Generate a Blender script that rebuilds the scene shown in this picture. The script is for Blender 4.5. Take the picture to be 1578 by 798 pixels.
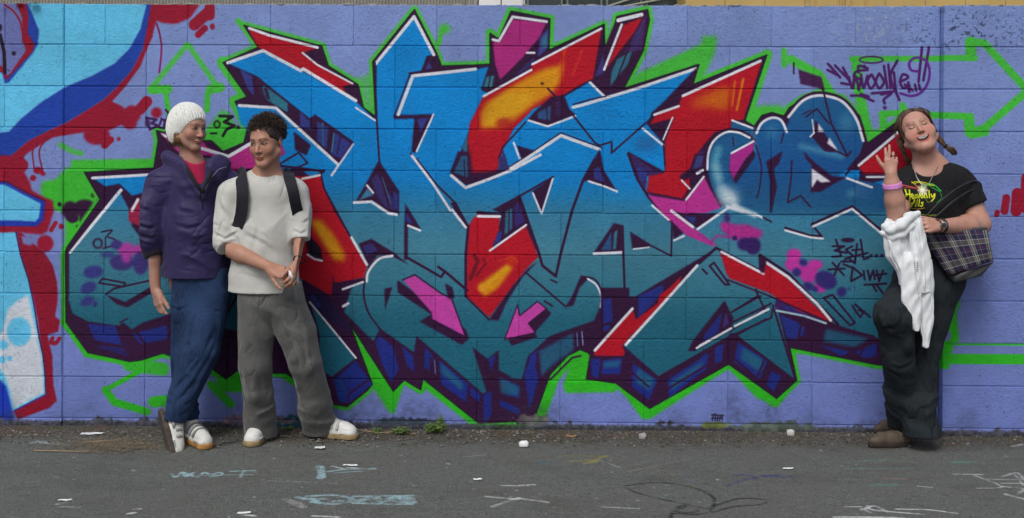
import bpy, bmesh, math, random
import numpy as np
from mathutils import Vector, Matrix, Quaternion

for o in list(bpy.data.objects): bpy.data.objects.remove(o)
SC = bpy.context.scene; COL = SC.collection
# ------------------------------------------------------------------ camera model (photo pixel <-> place)
PF = 1800.0; CAM = (0.1619, -5.5929, 1.45); YAW = 0.01771; ROLL = 0.00464; PY0 = 196.5; PX0 = 789.0
def ray(px, py):
    u = px - PX0; v = py - PY0
    cr, sr = math.cos(ROLL), math.sin(ROLL)
    u, v = cr*u + sr*v, -sr*u + cr*v
    x, dep, z = u/PF, 1.0, -v/PF
    c, s = math.cos(YAW), math.sin(YAW)
    return (c*x - s*dep, s*x + c*dep, z)
def P(px, py, y=0.0):                       # the point seen at a pixel, y metres from the wall face (negative: towards us)
    r = ray(px, py); t = (y - CAM[1])/r[1]
    return (CAM[0] + r[0]*t, y, CAM[2] + r[2]*t)
def G(px, py, z=0.0):                       # the point of the ground seen at a pixel
    r = ray(px, py); t = (z - CAM[2])/r[2]
    return (CAM[0] + r[0]*t, CAM[1] + r[1]*t, z)
BAY = 0.045                                 # the outer bays stand this much proud of the middle one
BAYL = 0.008
XL, XR = -2.10, 2.10

# ------------------------------------------------------------------ a small paint box: polygons, strokes and blobs sprayed on a canvas
def catmull(pts, n=8, closed=False):
    p = np.asarray(pts, float)
    if closed: p = np.vstack([p[-1], p, p[0], p[1]])
    else: p = np.vstack([2*p[0]-p[1], p, 2*p[-1]-p[-2]])
    out = []
    for i in range(1, len(p)-2):
        for k in range(n):
            t = k/n
            out.append(0.5*((2*p[i]) + (p[i+1]-p[i-1])*t + (2*p[i-1]-5*p[i]+4*p[i+1]-p[i+2])*t*t + (3*p[i]-p[i-1]-3*p[i+1]+p[i+2])*t**3))
    if not closed: out.append(p[-2])
    return np.array(out)
def box1(a, r, ax):
    if r < 1: return a
    k = 2*r+1
    pad = [(0, 0)]*a.ndim; pad[ax] = (r+1, r)
    c = np.cumsum(np.pad(a, pad, mode='edge'), axis=ax)
    n = a.shape[ax]
    hi = np.take(c, range(k, k+n), axis=ax); lo = np.take(c, range(0, n), axis=ax)
    return (hi-lo)/k
def blur(a, s):
    r = max(1, int(round(s)))
    for _ in range(2): a = box1(box1(a, r, 0), r, 1)
    return a
def vnoise(h, w, cell, seed):
    rg = np.random.RandomState(seed); gh, gw = int(h/cell)+3, int(w/cell)+3
    g = rg.rand(gh, gw).astype(np.float32)
    y = np.arange(h)/cell; x = np.arange(w)/cell
    yi = y.astype(int); xi = x.astype(int); fy = y-yi; fx = x-xi
    fy = (fy*fy*(3-2*fy))[:, None]; fx = (fx*fx*(3-2*fx))[None, :]
    a = g[yi][:, xi]; b = g[yi][:, xi+1]; c = g[yi+1][:, xi]; d = g[yi+1][:, xi+1]
    return (a*(1-fx)+b*fx)*(1-fy) + (c*(1-fx)+d*fx)*fy
class Canvas:
    def __init__(self, h, w, tf, k):
        self.h, self.w, self.tf, self.k = h, w, tf, k          # tf: photo pixels -> texels, k: texels per photo pixel
        self.rgb = np.zeros((h, w, 3), np.float32)
        self.al = np.zeros((h, w), np.float32)
        self.gx = self.gy = None
    def comp(self, m, x0, y0, col, a=1.0):
        h, w = m.shape
        X0, Y0, X1, Y1 = max(0, x0), max(0, y0), min(self.w, x0+w), min(self.h, y0+h)
        if X1 <= X0 or Y1 <= Y0: return
        m = m[Y0-y0:Y1-y0, X0-x0:X1-x0]*a
        if callable(col): c = col(self.gx[Y0:Y1, X0:X1], self.gy[Y0:Y1, X0:X1])
        else: c = np.array(col, np.float32)/255.
        d = self.rgb[Y0:Y1, X0:X1]; d += (c-d)*m[..., None]
        e = self.al[Y0:Y1, X0:X1]; e += (1-e)*m
    def poly(self, pts, col, soft=0.7, a=1.0, smooth=False, wob=None):
        if smooth: pts = catmull(pts, 6, True)
        p = self.tf(np.asarray(pts, float))
        pad = int(soft*4)+4
        x0, y0 = int(p[:, 0].min())-pad, int(p[:, 1].min())-pad
        x1, y1 = int(p[:, 0].max())+pad, int(p[:, 1].max())+pad
        h, w = y1-y0, x1-x0
        t = np.zeros((h, w+1), np.int32)
        q = np.roll(p, -1, 0)
        for (ax, ay), (bx, by) in zip(p, q):
            if ay == by: continue
            if ay > by: ax, ay, bx, by = bx, by, ax, ay
            r = np.arange(max(0, int(math.ceil(ay-y0-.5))), min(h, int(math.ceil(by-y0-.5))))
            if len(r) == 0: continue
            cx = ax + (r+.5+y0-ay)*(bx-ax)/(by-ay) - x0
            np.add.at(t, (r, np.clip(np.ceil(cx-.5), 0, w).astype(int)), 1)
        m = (np.cumsum(t, 1)[:, :w] & 1).astype(np.float32)
        self.comp(blur(m, soft*self.k), x0, y0, col, a)
    def line(self, pts, wd, col, soft=0.8, a=1.0, smooth=False, taper=None):
        if smooth and len(pts) > 2: pts = catmull(pts, 6)
        p = self.tf(np.asarray(pts, float)); W = wd*self.k; S = soft*self.k
        pad = int(W/2+S*2)+3
        x0, y0 = int(p[:, 0].min())-pad, int(p[:, 1].min())-pad
        x1, y1 = int(p[:, 0].max())+pad, int(p[:, 1].max())+pad
        D = np.full((y1-y0, x1-x0), -1e3, np.float32)
        n = len(p)-1
        for i in range(n):
            a_, b_ = p[i], p[i+1]
            hw0 = hw1 = W/2
            if taper: hw0 = W/2*(taper[0]+(taper[1]-taper[0])*i/n); hw1 = W/2*(taper[0]+(taper[1]-taper[0])*(i+1)/n)
            sx0, sy0 = int(min(a_[0], b_[0]))-pad-x0, int(min(a_[1], b_[1]))-pad-y0
            sx1, sy1 = int(max(a_[0], b_[0]))+pad-x0, int(max(a_[1], b_[1]))+pad-y0
            sx0, sy0 = max(0, sx0), max(0, sy0)
            Y, X = np.mgrid[sy0:min(sy1, D.shape[0]), sx0:min(sx1, D.shape[1])].astype(np.float32)
            X += x0+.5-a_[0]; Y += y0+.5-a_[1]
            dx, dy = b_-a_; L = dx*dx+dy*dy+1e-6
            tt = np.clip((X*dx+Y*dy)/L, 0, 1)
            d = (hw0+(hw1-hw0)*tt) - np.hypot(X-tt*dx, Y-tt*dy)
            v = D[sy0:sy0+d.shape[0], sx0:sx0+d.shape[1]]
            np.maximum(v, d, out=v)
        self.comp(np.clip(D/S+.5, 0, 1), x0, y0, col, a)
    def blob(self, cx, cy, rx, ry, col, ang=0, soft=1.0, a=1.0):
        t = np.linspace(0, 2*math.pi, 22)[:-1]
        c, s = math.cos(math.radians(ang)), math.sin(math.radians(ang))
        self.poly([(cx+rx*math.cos(q)*c-ry*math.sin(q)*s, cy+rx*math.cos(q)*s+ry*math.sin(q)*c) for q in t], col, soft, a)

ZS = 2.955
ORG = dict(A=(0, 0), B=(0, 260), C=(0, 528), D=(330, 0), E=(430, 240), F=(430, 450), G=(680, 0), H=(780, 240), I=(780, 450),
           J=(1000, 0), K=(1080, 200), L=(1080, 400), M=(1178, 0), N=(1178, 528), O=(400, 528), Q=(800, 528), _=None)
def T(s):
    """'D 60,285 222,228 G 10,20 _ 640,24' -> photo pixels; a letter names the detail the numbers were read in"""
    o = None; out = []
    for w in s.split():
        if w in ORG: o = ORG[w]; continue
        x, y = w.split(','); x, y = float(x), float(y)
        out.append((x, y) if o is None else (o[0]+x/ZS, o[1]+y/ZS))
    return out

DPU = (50, 14, 56); BLU = (0, 132, 208); NAV = (28, 44, 122); RED = (178, 12, 36); CRI = (150, 16, 48); ORA = (212, 140, 16)
PIN = (186, 44, 140); GRE = (52, 190, 40); WHI = (222, 224, 236); LAV = (116, 126, 184); TEA = (36, 104, 128); SKB = (100, 196, 238); BLK = (30, 22, 40)
def ramp(stops):
    ys = [s[0] for s in stops]
    def f(gx, gy):
        return np.stack([np.interp(gy, ys, [s[1][i]/255. for s in stops]) for i in range(3)], -1).astype(np.float32)
    return f
BODY = ramp([(0, (0, 136, 214)), (235, (0, 134, 212)), (275, (6, 128, 202)), (325, (52, 124, 160)), (380, (66, 128, 152)), (440, (52, 118, 142)), (490, (30, 100, 124)), (600, (24, 92, 116))])
LAVR = ramp([(0, (126, 148, 204)), (300, (122, 140, 202)), (660, (112, 128, 196))])
NAVR = ramp([(60, (60, 66, 140)), (300, (44, 54, 134)), (600, (26, 40, 128))])
BUBR = ramp([(140, (28, 96, 150)), (250, (20, 82, 146)), (310, (30, 92, 140)), (345, (60, 124, 150))])
GRER = ramp([(0, (72, 188, 68)), (300, (62, 188, 52)), (640, (44, 180, 30))])
GR = GRER

def paint_mural(cv):
    p = lambda s, c, **k: cv.poly(T(s), c, **k)
    l = lambda s, w, c, **k: cv.line(T(s), w/ZS, c, **k)
    def b(reg, x, y, rx, ry, c, **k):
        o = ORG[reg]; cv.blob(o[0]+x/ZS, o[1]+y/ZS, rx/ZS, ry/ZS, c, **k)
    cv.comp(np.ones((cv.h, cv.w), np.float32), 0, 0, LAVR)
    # ---- the neighbouring piece at the left edge
    p('A -600,-20 672,-20 665,30 640,130 590,220 520,290 420,345 300,395 180,470 90,545 40,600 -600,660', SKB)
    p('A 672,-20 700,-20 690,40 672,150 650,225 600,320 530,400 470,455 390,505 300,560 230,590 130,640 60,700 20,760 -10,798 -600,798 -600,660 40,600 90,545 180,470 300,395 420,345 520,290 590,220 640,130 665,30', (28, 66, 168))
    p('A -600,900 -20,820 20,750 60,700 130,640 230,590 300,560 390,505 470,455 530,400 600,320 650,225 668,130 685,30 690,10 910,10 870,75 800,105 740,100 712,92 692,170 662,240 640,300 570,395 510,462 560,492 568,560 500,592 380,602 240,625 120,700 70,770 40,840 -600,1000', CRI, soft=1.0)
    p('A 690,-10 930,-10 862,82 800,108 745,104 705,90', CRI, soft=1.5)
    l('A 885,112 952,52', 52, CRI, soft=1.6); l('A 955,70 955,30', 46, CRI, soft=1.5); l('A 902,158 932,128', 30, CRI, soft=1.6); b('A', 967, 121, 11, 14, CRI)
    l('A 712,105 728,160 735,230 725,330', 9, (130, 24, 90), smooth=True)
    b('A', 520, 522, 55, 50, CRI, soft=1.4); b('A', 600, 520, 40, 40, CRI, soft=1.4); b('A', 590, 562, 34, 26, CRI, soft=1.4)
    l('A 637,498 668,462', 50, CRI, soft=1.6); b('A', 712, 513, 24, 24, CRI, soft=1.4)
    b('A', 440, 615, 60, 44, CRI, soft=1.4); l('A 476,662 503,636', 32, CRI, soft=1.4); b('A', 540, 633, 9, 9, CRI)
    l('A 170,640 148,690 155,765', 8, (134, 24, 66), smooth=True); l('A 210,632 178,690 196,790', 8, (134, 24, 66), smooth=True)
    b('A', 88, 752, 40, 36, CRI)
    # ---- small figure top left
    p('A 60,-20 110,-20 150,70 178,140 172,200 150,240 40,375 20,380 10,330 -600,330 -600,-20', (34, 66, 170), soft=.8)
    p('A -600,-20 112,-20 130,80 125,150 156,200 148,235 25,366 12,330 -600,330', CRI, soft=.9)
    p('A -600,-20 60,-20 100,80 105,190 118,230 45,335 30,345 10,300 -600,300', (112, 122, 186), soft=1)
    l('A 20,20 60,50 90,95 102,150 104,190', 9, CRI, smooth=True); l('A 0,160 18,235 22,330', 17, BLK); b('A', 62, 243, 10, 10, BLK); b('A', 0, 125, 9, 16, BLK)
    # ---- green spray and slab under it (left)
    p('B 190,60 250,50 310,-10 700,-20 700,40 450,60 470,100 420,260 330,330 300,420 296,330 300,200 250,190 200,130', GR, soft=2.5)
    b('B', 225, 100, 40, 40, GR, soft=3); l('A 275,660 330,690 370,698', 24, GR, soft=4, a=.8)
    p('A 320,728 720,722 712,775 335,785', GR, soft=1.8)
    p('B -600,-60 92,-60 100,0 135,60 145,100 200,130 240,145 245,190 215,285 190,300 100,292 60,292 -600,300', CRI, soft=1.2)
    p('B -600,40 30,62 110,108 206,150 196,236 165,262 80,262 -600,258', (30, 58, 176), soft=.9)
    p('B -600,60 20,72 100,115 185,158 176,225 160,240 80,236 -600,232', SKB, soft=1)
    l('B -600,36 30,58 110,102 208,148', 5, DPU)
    b('B', 150, 42, 14, 14, CRI); b('B', 172, 8, 22, 16, CRI); b('B', 195, 22, 12, 10, CRI)
    # leg of the neighbouring piece
    p('B -600,296 72,290 90,385 125,485 152,600 170,700 182,800 C 195,60 206,150 212,235 60,312 50,300 40,240 0,170 -600,150', SKB)
    p('B 35,640 80,600 128,572 145,660 168,760 176,800 C 190,60 196,150 200,228 62,300 45,220 20,150 -20,90 -20,-20 B 10,740', (206, 214, 226), soft=1.2)
    b('B', 86, 742, 56, 66, SKB, soft=1.5); b('C', 15, 10, 22, 22, SKB, soft=1.5); b('C', 10, 78, 14, 18, SKB); b('C', 42, 72, 13, 12, SKB)
    p('C -600,150 0,170 28,200 50,290 62,345 60,390 -600,390', (26, 58, 190), soft=1.2)
    p('B 78,290 104,296 158,346 200,380 240,440 260,520 262,600 250,672 272,690 265,742 215,756 225,800 C 238,60 242,190 258,265 225,297 80,350 62,312 208,236 205,130 185,0 B 172,690 152,590 120,470 90,380', (140, 14, 44), soft=1)
    l('B 72,290 92,390 128,500 154,620 176,760 C 196,60 204,140 208,232', 7, (60, 24, 90)); l('C 60,312 208,236', 7, (70, 50, 150))
    b('B', 205, 340, 38, 38, CRI, soft=1.3); p('B 96,306 160,306 162,330 138,350 104,342', LAV, soft=1.2)
    l('B 232,280 253,246', 20, CRI, soft=1.3); b('B', 277, 262, 11, 13, CRI); l('B 230,792 240,770', 18, CRI); l('B 258,792 270,772', 18, CRI); b('C', 245, 2, 18, 10, CRI)
    # black cat like splash
    b('B', 318, 190, 38, 42, DPU, soft=1.5); b('B', 330, 225, 28, 22, DPU); b('B', 385, 180, 52, 40, DPU, soft=1.5); b('B', 395, 230, 34, 36, DPU); b('B', 270, 162, 10, 11, BLK); b('B', 425, 119, 11, 13, DPU); b('B', 353, 263, 8, 10, DPU)
    # ---- loose green: arrow up
    l('A 850,205 690,400', 24, GR, soft=3.5, a=.9); l('A 858,205 990,395', 24, GR, soft=3.5, a=.9); l('A 690,408 765,405', 40, GR, soft=3); l('A 755,420 768,520', 24, GR, soft=2.5)
    l('A 960,405 1000,398', 44, GR, soft=3); l('A 946,420 942,500', 26, GR, soft=2.5); l('A 1085,95 1180,200', 26, GR, soft=3)
    p('A 930,600 1010,500 1050,520 1062,560 1110,590 1160,640 1030,700 930,690', GR, soft=3)
    p('A 690,600 730,600 780,700 740,690', GR, soft=2.5); b('D', 1050, 130, 26, 22, GR, soft=3); l('D 1035,140 1022,200', 22, GR, soft=3)
    # arrow tails low left
    l('C 640,128 480,215', 22, GR, soft=2.5); l('C 480,215 520,270 670,315', 34, GR, soft=3); l('C 700,270 760,265', 50, GR, soft=4); l('C 590,100 740,120', 60, GR, soft=4, a=.9)
    l('C 960,190 1050,280', 36, GR, soft=3); l('C 1030,180 1100,180', 90, GR, soft=5); l('C 980,130 1100,160', 50, GR, soft=4)
    # ---- arrow at right
    l('M 400,268 960,263', 26, GR, soft=2); l('M 940,190 940,255', 48, GR, soft=2.5); l('M 930,190 1000,195 1185,395', 34, GR, soft=2.5); l('M 1185,425 1000,585', 34, GR, soft=2.5)
    l('M 1000,595 945,605', 50, GR, soft=3); l('M 936,600 932,545', 46, GR, soft=2.5); l('M 940,530 715,522', 30, GR, soft=2.5)
    l('M 420,280 430,420 470,600', 46, GR, soft=3); l('M 535,520 630,512', 28, GR, soft=3); l('M 540,520 545,600', 34, GR, soft=4); l('M 630,480 640,520', 30, GR, soft=3)
    p('M 470,590 520,590 650,530 640,570 480,700', GR, soft=3); p('M 655,560 700,560 690,700 650,700', GR, soft=2)
    l('M 90,230 90,295', 26, GR, soft=2.5); l('M 120,270 250,340 300,420', 40, GR, soft=3)
    p('J 40,300 240,200 245,165 310,165 300,240 260,330 190,400 60,330', GR, soft=3)
    p('J 440,480 470,490 520,480 600,480 640,520 480,590 435,560', GR, soft=3)
    # right bay, low
    l('N 820,8 2200,14', 8, GR, soft=1); l('N 820,74 2200,80', 46, GR, soft=1.2); p('L 1105,175 1172,118 1165,255 1178,372 1105,384', GR, soft=1.6)
    p('K 1100,760 1172,700 1180,800 1100,860', GR, soft=2)
    l('L 1035,395 1100,395', 66, GR, soft=1.5); l('L 1035,472 1100,472', 36, GR, soft=1.5); b('L', 1125, 345, 14, 24, LAV)
    cv.line([(1536, 331), (1537, 327)], 8, CRI); cv.line([(1548, 325), (1551, 305)], 12, CRI); cv.line([(1566, 325), (1568, 298)], 17, CRI); cv.line([(1581, 320), (1583, 275)], 18, CRI); cv.line([(1600, 300), (1601, 250)], 20, CRI)
    # ---- the main piece: dark silhouette with a green aura
    SIL = T('''B 297,392 302,362 455,140 383,15 A 385,785 700,765 720,640 712,595 800,612 930,640 960,640 1015,690 1110,650
      D 150,590 95,462 150,440 40,285 200,215 135,115 490,210 520,300 655,385 680,490 735,530 722,280 912,43 1012,240 1035,300 1182,296
      G 222,292 222,150 262,178 318,50 495,85 490,228 742,110 745,235 740,300 800,75 940,43 948,90 920,230 832,402 1167,295
      J 228,293 200,385 537,250 437,550 480,575 515,525 560,512 615,528 640,490 700,450 780,422 880,448 960,528 992,655 1185,515
      _ 1412,185 1412,566 L 800,478 405,400 437,550 345,632 130,478 I 1010,330 653,530 500,415 365,397 383,288 372,276 335,262 280,290 200,375
      120,598 50,600 F 1080,590 910,598 655,395 645,445 570,400 520,452 320,140 425,420 400,450 310,522 250,512 190,470
      _ 440,575 _ 410,575 372,566 _ 348,584 327,568 C 740,48 640,80 590,86 520,70 400,45 B 330,740 300,698''')
    q = SIL + SIL[:1]
    cv.line(q, 12, GR, soft=5); 
    l('J 228,293 200,385 537,250', 40, GR, soft=3); l('J 537,250 437,550', 50, GR, soft=3.5); l('D 40,285 150,440 95,462 150,560', 56, GR, soft=3)
    l('F 655,395 645,445 570,400 520,452', 30, GR, soft=2.5); p('F 420,420 570,400 520,545 500,545', GR, soft=3); p('F 315,140 335,140 520,400 575,400 520,560 430,430', GR, soft=.9)
    p('I 135,585 180,400 240,330 330,262 384,280 365,395 500,415 500,455 270,460 260,420 290,340 240,400 175,585', GR, soft=1.4)
    p('I 500,415 655,530 1010,330 1010,350 655,578 620,578', GR, soft=1.2); p('I 1010,330 1182,450 1182,500 1140,480 1010,345', GR, soft=1.2)
    p('L 345,632 130,475 135,500 325,672 350,672 445,555 435,545', GR, soft=1.4); p('L 405,400 810,478 810,495 500,428 430,425 440,480', GR, soft=1.2)
    p('F 990,535 1095,595 1090,640 975,640', GR, soft=1.2); p('F 655,395 930,600 960,640 920,640 640,420', GR, soft=1.2)
    l('B 300,698 330,740 C 400,45 520,70 590,86', 44, GR, soft=3); l('C 380,30 590,90 740,55', 26, GR, soft=3)
    p('D 540,400 680,400 690,490 735,530 722,330', GR, soft=3.5, a=.7); l('O 30,60 110,140 160,175', 44, GR, soft=2); 
    l('G 840,400 1180,300', 30, GR, soft=2); p('G 830,402 900,330 1180,210 1182,300 1165,297', GR, soft=2.5); l('G 222,150 262,178 318,50', 38, GR, soft=2.5); l('G 495,85 490,228', 40, GR, soft=2.5); l('G 318,50 495,85', 30, GR, soft=2.5)
    l('G 800,75 940,43 948,90 920,230 832,402', 34, GR, soft=2.5); l('G 790,80 745,300', 18, GR, soft=2.5)
    cv.poly(SIL, DPU, soft=.7)
    cv.line(q, 2.2, BLK, soft=1)
    p('C 230,150 230,150 231,150', LAV)
    # ---- letter bodies, one field of blue turning teal downwards
    body = '''D 55,285 222,230 400,322 645,462 735,548 740,290 910,72 1000,248 970,255 940,330 890,352 1182,318
      G 215,303 180,410 400,500 560,440 680,370 742,440 900,400 1160,312 930,558 1012,655 1030,798 H 730,75 640,150 690,235 830,310 940,170 1000,240
      _ 1140,262 1398,262 1398,530 L 780,350 600,290 350,225 428,545 160,345 I 1030,200 695,385 532,242 H 870,500 950,425 590,640 540,640 440,640
      I 430,60 400,130 200,200 100,290 70,400 0,382 F 1100,410 1000,355 1000,265 950,305 880,250 945,455 928,462 625,200 615,275 460,165 430,225 295,90 330,-20
      E 380,575 300,600 E 400,500 205,150 100,60 -40,60 D 300,745 120,560 100,478 285,492 560,745 D 635,650 460,522 435,540 190,345'''
    p(body, BODY, soft=.7)
    # what the friends hide
    p('_ 285,300 455,290 470,420 440,520 300,500 270,420', BODY); l('_ 300,320 380,430 440,380', 14, DPU); l('_ 380,430 340,500', 12, DPU); l('_ 310,318 384,420', 8, WHI)
    # left low field
    p('B 315,392 540,95 590,190 600,260 690,380 800,480 800,650 740,672 650,700 600,732 560,698 540,715 400,695 330,660 312,600', BODY)
    p('B 425,45 670,22 700,60 650,110 600,122 545,68 480,80', BLU)
    p('B 585,190 640,130 640,260 585,240', (150, 30, 70))
    l('B 318,380 552,95', 14, WHI); l('B 600,190 628,140', 13, WHI); l('B 420,42 690,26', 12, WHI)
    l('B 315,372 545,78 600,130', 8, DPU)
    b('B', 445, 340, 24, 25, DPU); b('B', 445, 340, 15, 17, BODY); l('B 462,288 510,280 488,308 522,322 526,345 470,362', 8, DPU, smooth=True); l('B 480,310 480,362', 7, DPU)
    b('B', 575, 370, 40, 34, (176, 60, 160), soft=2.5); b('B', 640, 370, 36, 26, (176, 60, 160), soft=2.5); b('B', 555, 425, 56, 38, (60, 50, 120), soft=1.5); b('B', 640, 430, 36, 52, (60, 50, 120), soft=1.5); b('B', 530, 345, 26, 22, (60, 50, 120), soft=1.5); b('B', 490, 392, 34, 12, (50, 60, 130), soft=2)
    b('B', 575, 390, 24, 40, (170, 60, 160), soft=2.5)
    b('B', 424, 470, 46, 29, (52, 56, 130), ang=-8, soft=1.3); b('B', 402, 542, 38, 26, (52, 56, 130), ang=-25, soft=1.3); b('B', 396, 604, 32, 20, (52, 56, 130), ang=-30, soft=1.3); b('B', 432, 615, 11, 16, (52, 56, 130))
    l('B 450,520 465,500 570,520 560,537 450,520', 9, DPU); l('B 480,572 520,545 700,505', 9, DPU); p('B 480,572 570,606 690,535 700,560 580,632 530,616', DPU); l('B 545,700 580,682', 7, DPU)
    p('B 400,706 530,716 565,798 C 590,20 440,-10 430,0', NAVR); p('B 600,752 760,712 760,775 640,798', NAVR); p('C 430,0 560,15 580,60 450,25', NAVR, a=.6)
    for s in ('B 390,720 440,800', 'B 560,745 590,810', 'B 530,716 560,798', 'C 400,0 740,35', 'B 620,740 660,800'): l(s, 12, DPU)
    # pink arm behind the two friends
    p('A 722,602 800,618 930,650 960,680 1040,712 1150,648 1260,600 1300,700 1182,762 1060,777 950,705 840,720', (176, 40, 128))
    p('A 930,640 965,640 1016,690 1040,694 940,668', DPU)
    l('A 920,676 1040,712 1160,642 1200,620', 15, WHI); l('A 735,612 810,642', 11, WHI); p('A 712,595 735,610 800,690 780,700', DPU)
    # ---- detail D : red shard, whites, 3d windows
    p('D 155,132 470,218 405,240 440,275 632,382 585,392 600,430 405,318 225,225 200,215', RED, soft=.6)
    for s, w in (('D 160,128 250,160 470,216', 12), ('D 402,240 470,295 630,380', 8), ('D 62,285 222,230 395,322 405,313 645,458', 14), ('D 645,490 733,548', 8),
                 ('D 735,290 910,75 1000,248', 14), ('D 1190,314 905,345 838,522', 14), ('D 115,480 280,490 560,745', 13), ('D 535,798 632,655', 10), ('D 998,520 920,690', 8), ('D 900,705 975,798', 10)): l(s, w, WHI)
    p('D 70,300 190,345 435,540 460,522 635,645 568,742 290,484 110,466 165,430', DPU)
    p('D 212,395 228,388 335,470 335,512 240,455', (44, 116, 140)); p('D 225,400 240,395 255,455 240,450', DPU); p('D 390,505 436,552 440,590 392,578', NAVR); p('D 115,312 172,345 182,440 150,400', NAVR); p('D 190,345 215,360 225,440 200,430', (60, 22, 60))
    p('D 468,552 520,580 512,680 470,640', NAVR); p('D 545,600 622,652 580,722 530,700', NAVR); l('D 494,560 496,660', 7, (50, 96, 130)); l('D 575,620 560,700', 6, DPU); l('D 545,610 535,690', 5, (60, 130, 140))
    p('D 362,598 440,660 420,708 368,682', DPU); l('D 300,745 385,695 425,742 340,780', 9, DPU); p('D 330,780 425,742 440,690 380,684', DPU, a=.0)
    p('D 968,255 1016,262 1034,308 944,328', DPU); p('D 978,278 992,312 962,316', NAVR)
    l('D 732,285 735,400 741,560 752,735', 9, DPU); p('D 750,732 790,800 712,800', DPU)
    p('D 818,524 1002,520 918,696 898,692 912,540 818,542', DPU); p('D 925,540 975,536 940,602', NAVR); l('D 892,335 820,528', 7, DPU); l('D 890,334 1010,318 1184,302', 11, DPU)
    l('D 895,698 968,800', 8, DPU); l('D 905,345 838,522', 12, WHI); l('D 998,522 922,688', 8, WHI)
    p('D 1184,540 1184,800 1078,800', DPU); p('D 1134,680 1150,800 1096,800', (48, 110, 134)); l('D 1125,700 1120,798', 5, DPU)
    l('D 300,755 500,780 470,798', 12, DPU)
    # ---- detail G
    p('G 235,190 265,190 328,88 478,102 450,165 370,262 268,362 245,290', (172, 40, 124), soft=.6)
    p('G 450,170 486,130 486,215 440,260', NAVR); p('G 458,180 482,150 480,215 460,215', (52, 110, 136)); p('G 320,360 420,260 430,290 350,340', (50, 40, 100)); l('G 390,240 424,240', 9, WHI)
    p('G 205,350 242,342 232,396 192,398', (50, 120, 136)); l('G 222,350 214,398', 6, DPU)
    p('G 735,235 700,360 672,368 742,440 800,400 800,80', DPU); p('G 740,240 740,330 700,350', (60, 50, 120))
    redG = 'G 412,292 730,128 690,360 560,430 500,455 420,495 330,585 282,680 250,796 195,800 140,760 120,640 130,560 190,442 410,322'
    p(redG, RED, soft=.6); 
    p('G 470,310 560,290 540,380 500,430 420,480 330,550 270,580 180,588 178,520 200,470 290,410 400,345', ORA, soft=3.5); p('G 420,420 400,470 300,540 260,570 200,560 230,470 300,420', (222, 164, 24), soft=4, a=.8)
    b('G', 285, 565, 30, 24, RED, soft=3, a=.8); p('G 250,540 330,530 300,585 250,590', (180, 60, 24), soft=3, a=.6); l('G 640,230 600,340', 10, (216, 70, 40), soft=3, a=.5); l('G 560,230 540,330', 20, (216, 90, 30), soft=5, a=.5)
    b('G', 460, 380, 7, 6, BLK)
    p('G 500,440 560,432 585,500 612,520 485,575 392,545 425,508', DPU); p('G 440,512 500,480 495,548 440,540', (44, 80, 130)); l('G 480,490 482,545', 6, DPU); p('G 520,460 548,460 548,530 520,520', (56, 30, 80))
    for s, w in (('G 235,180 262,186 325,76 480,98', 12), ('G 415,292 728,130', 10), ('G 192,438 410,318', 10), ('G 672,370 742,438', 11), ('G 742,316 822,112', 11), ('G 806,92 912,66', 17), ('G 600,488 635,480 900,400 1160,312', 13),
                 ('G 398,548 485,575 610,528', 9), ('G 255,800 360,740 545,617 720,680', 14), ('G 330,650 345,690 362,735', 9)): l(s, w, WHI)
    p('G 832,112 918,78 880,145 752,312', RED, soft=.6); p('G 832,240 900,120 935,60 915,225', (70, 40, 100)); p('G 775,330 800,270 870,230 850,292 770,392', (46, 108, 134)); l('G 860,200 800,360', 8, DPU); l('G 905,140 880,230', 7, (50, 60, 120))
    l('G 485,402 590,512 700,650 722,662 776,645 776,696 928,562', 9, DPU); l('G 548,440 640,385 680,365', 8, DPU); l('G 600,475 690,450 750,438', 7, DPU); l('G 385,555 280,670 262,720', 8, DPU)
    l('G 262,790 380,715 545,604 730,672', 6, DPU)
    p('G 345,662 425,686 365,722', DPU); l('G 280,690 305,770', 12, (60, 50, 110)); p('G 852,690 1022,784 1022,800 880,800', DPU); p('G 890,725 960,770 950,798 900,790', (60, 50, 110)); p('G 722,676 745,800 655,800', DPU); p('G 700,700 710,770 685,790', NAVR)
    b('G', 935, 655, 60, 40, (40, 90, 150), soft=6, a=.6)
    p('G 120,610 120,720 60,800 50,798', (50, 100, 130)); l('G 96,680 96,798', 7, DPU)
    # ---- detail J: red letter, bubble letters
    p('J 195,385 225,300 60,470 10,515 5,570 75,640 110,560 200,420', DPU)
    p('J 150,437 515,276 430,545 378,548 370,590 300,600 250,660 205,760 180,830 75,830 75,640 112,540 5,565 40,512 135,482', RED, soft=.6)
    p('J 180,480 300,412 372,395 355,500 260,480', ORA, soft=6, a=.9); l('J 430,360 400,500', 10, ORA, soft=3, a=.9); l('J 392,370 380,480', 8, ORA, soft=3, a=.8); p('J 200,430 350,390 370,500 210,500', (200, 60, 20), soft=8, a=.5)
    p('J 8,568 110,540 68,640', DPU); p('J 0,580 70,650 72,790 0,740', BLU, a=0)
    for s, w in (('J 155,436 508,277', 12), ('J 25,522 135,483', 11), ('J 108,535 65,635', 7)): l(s, w, WHI)
    l('G 918,585 1012,662', 10, WHI); l('G 1012,662 1022,790', 8, DPU)
    p('J 180,798 205,720 250,660 300,620 330,606 260,700 262,800', DPU); p('J 230,680 250,690 240,760 215,740', (60, 30, 90)); p('J 378,545 480,590 470,625 400,605 372,598', (30, 90, 140)); l('J 380,548 472,583', 9, WHI)
    c_ = T('K 32,190 30,110 55,48 110,12 170,10 222,34 242,48 140,104 130,180 150,235 200,300 260,350 120,352 70,300 40,240')
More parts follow.
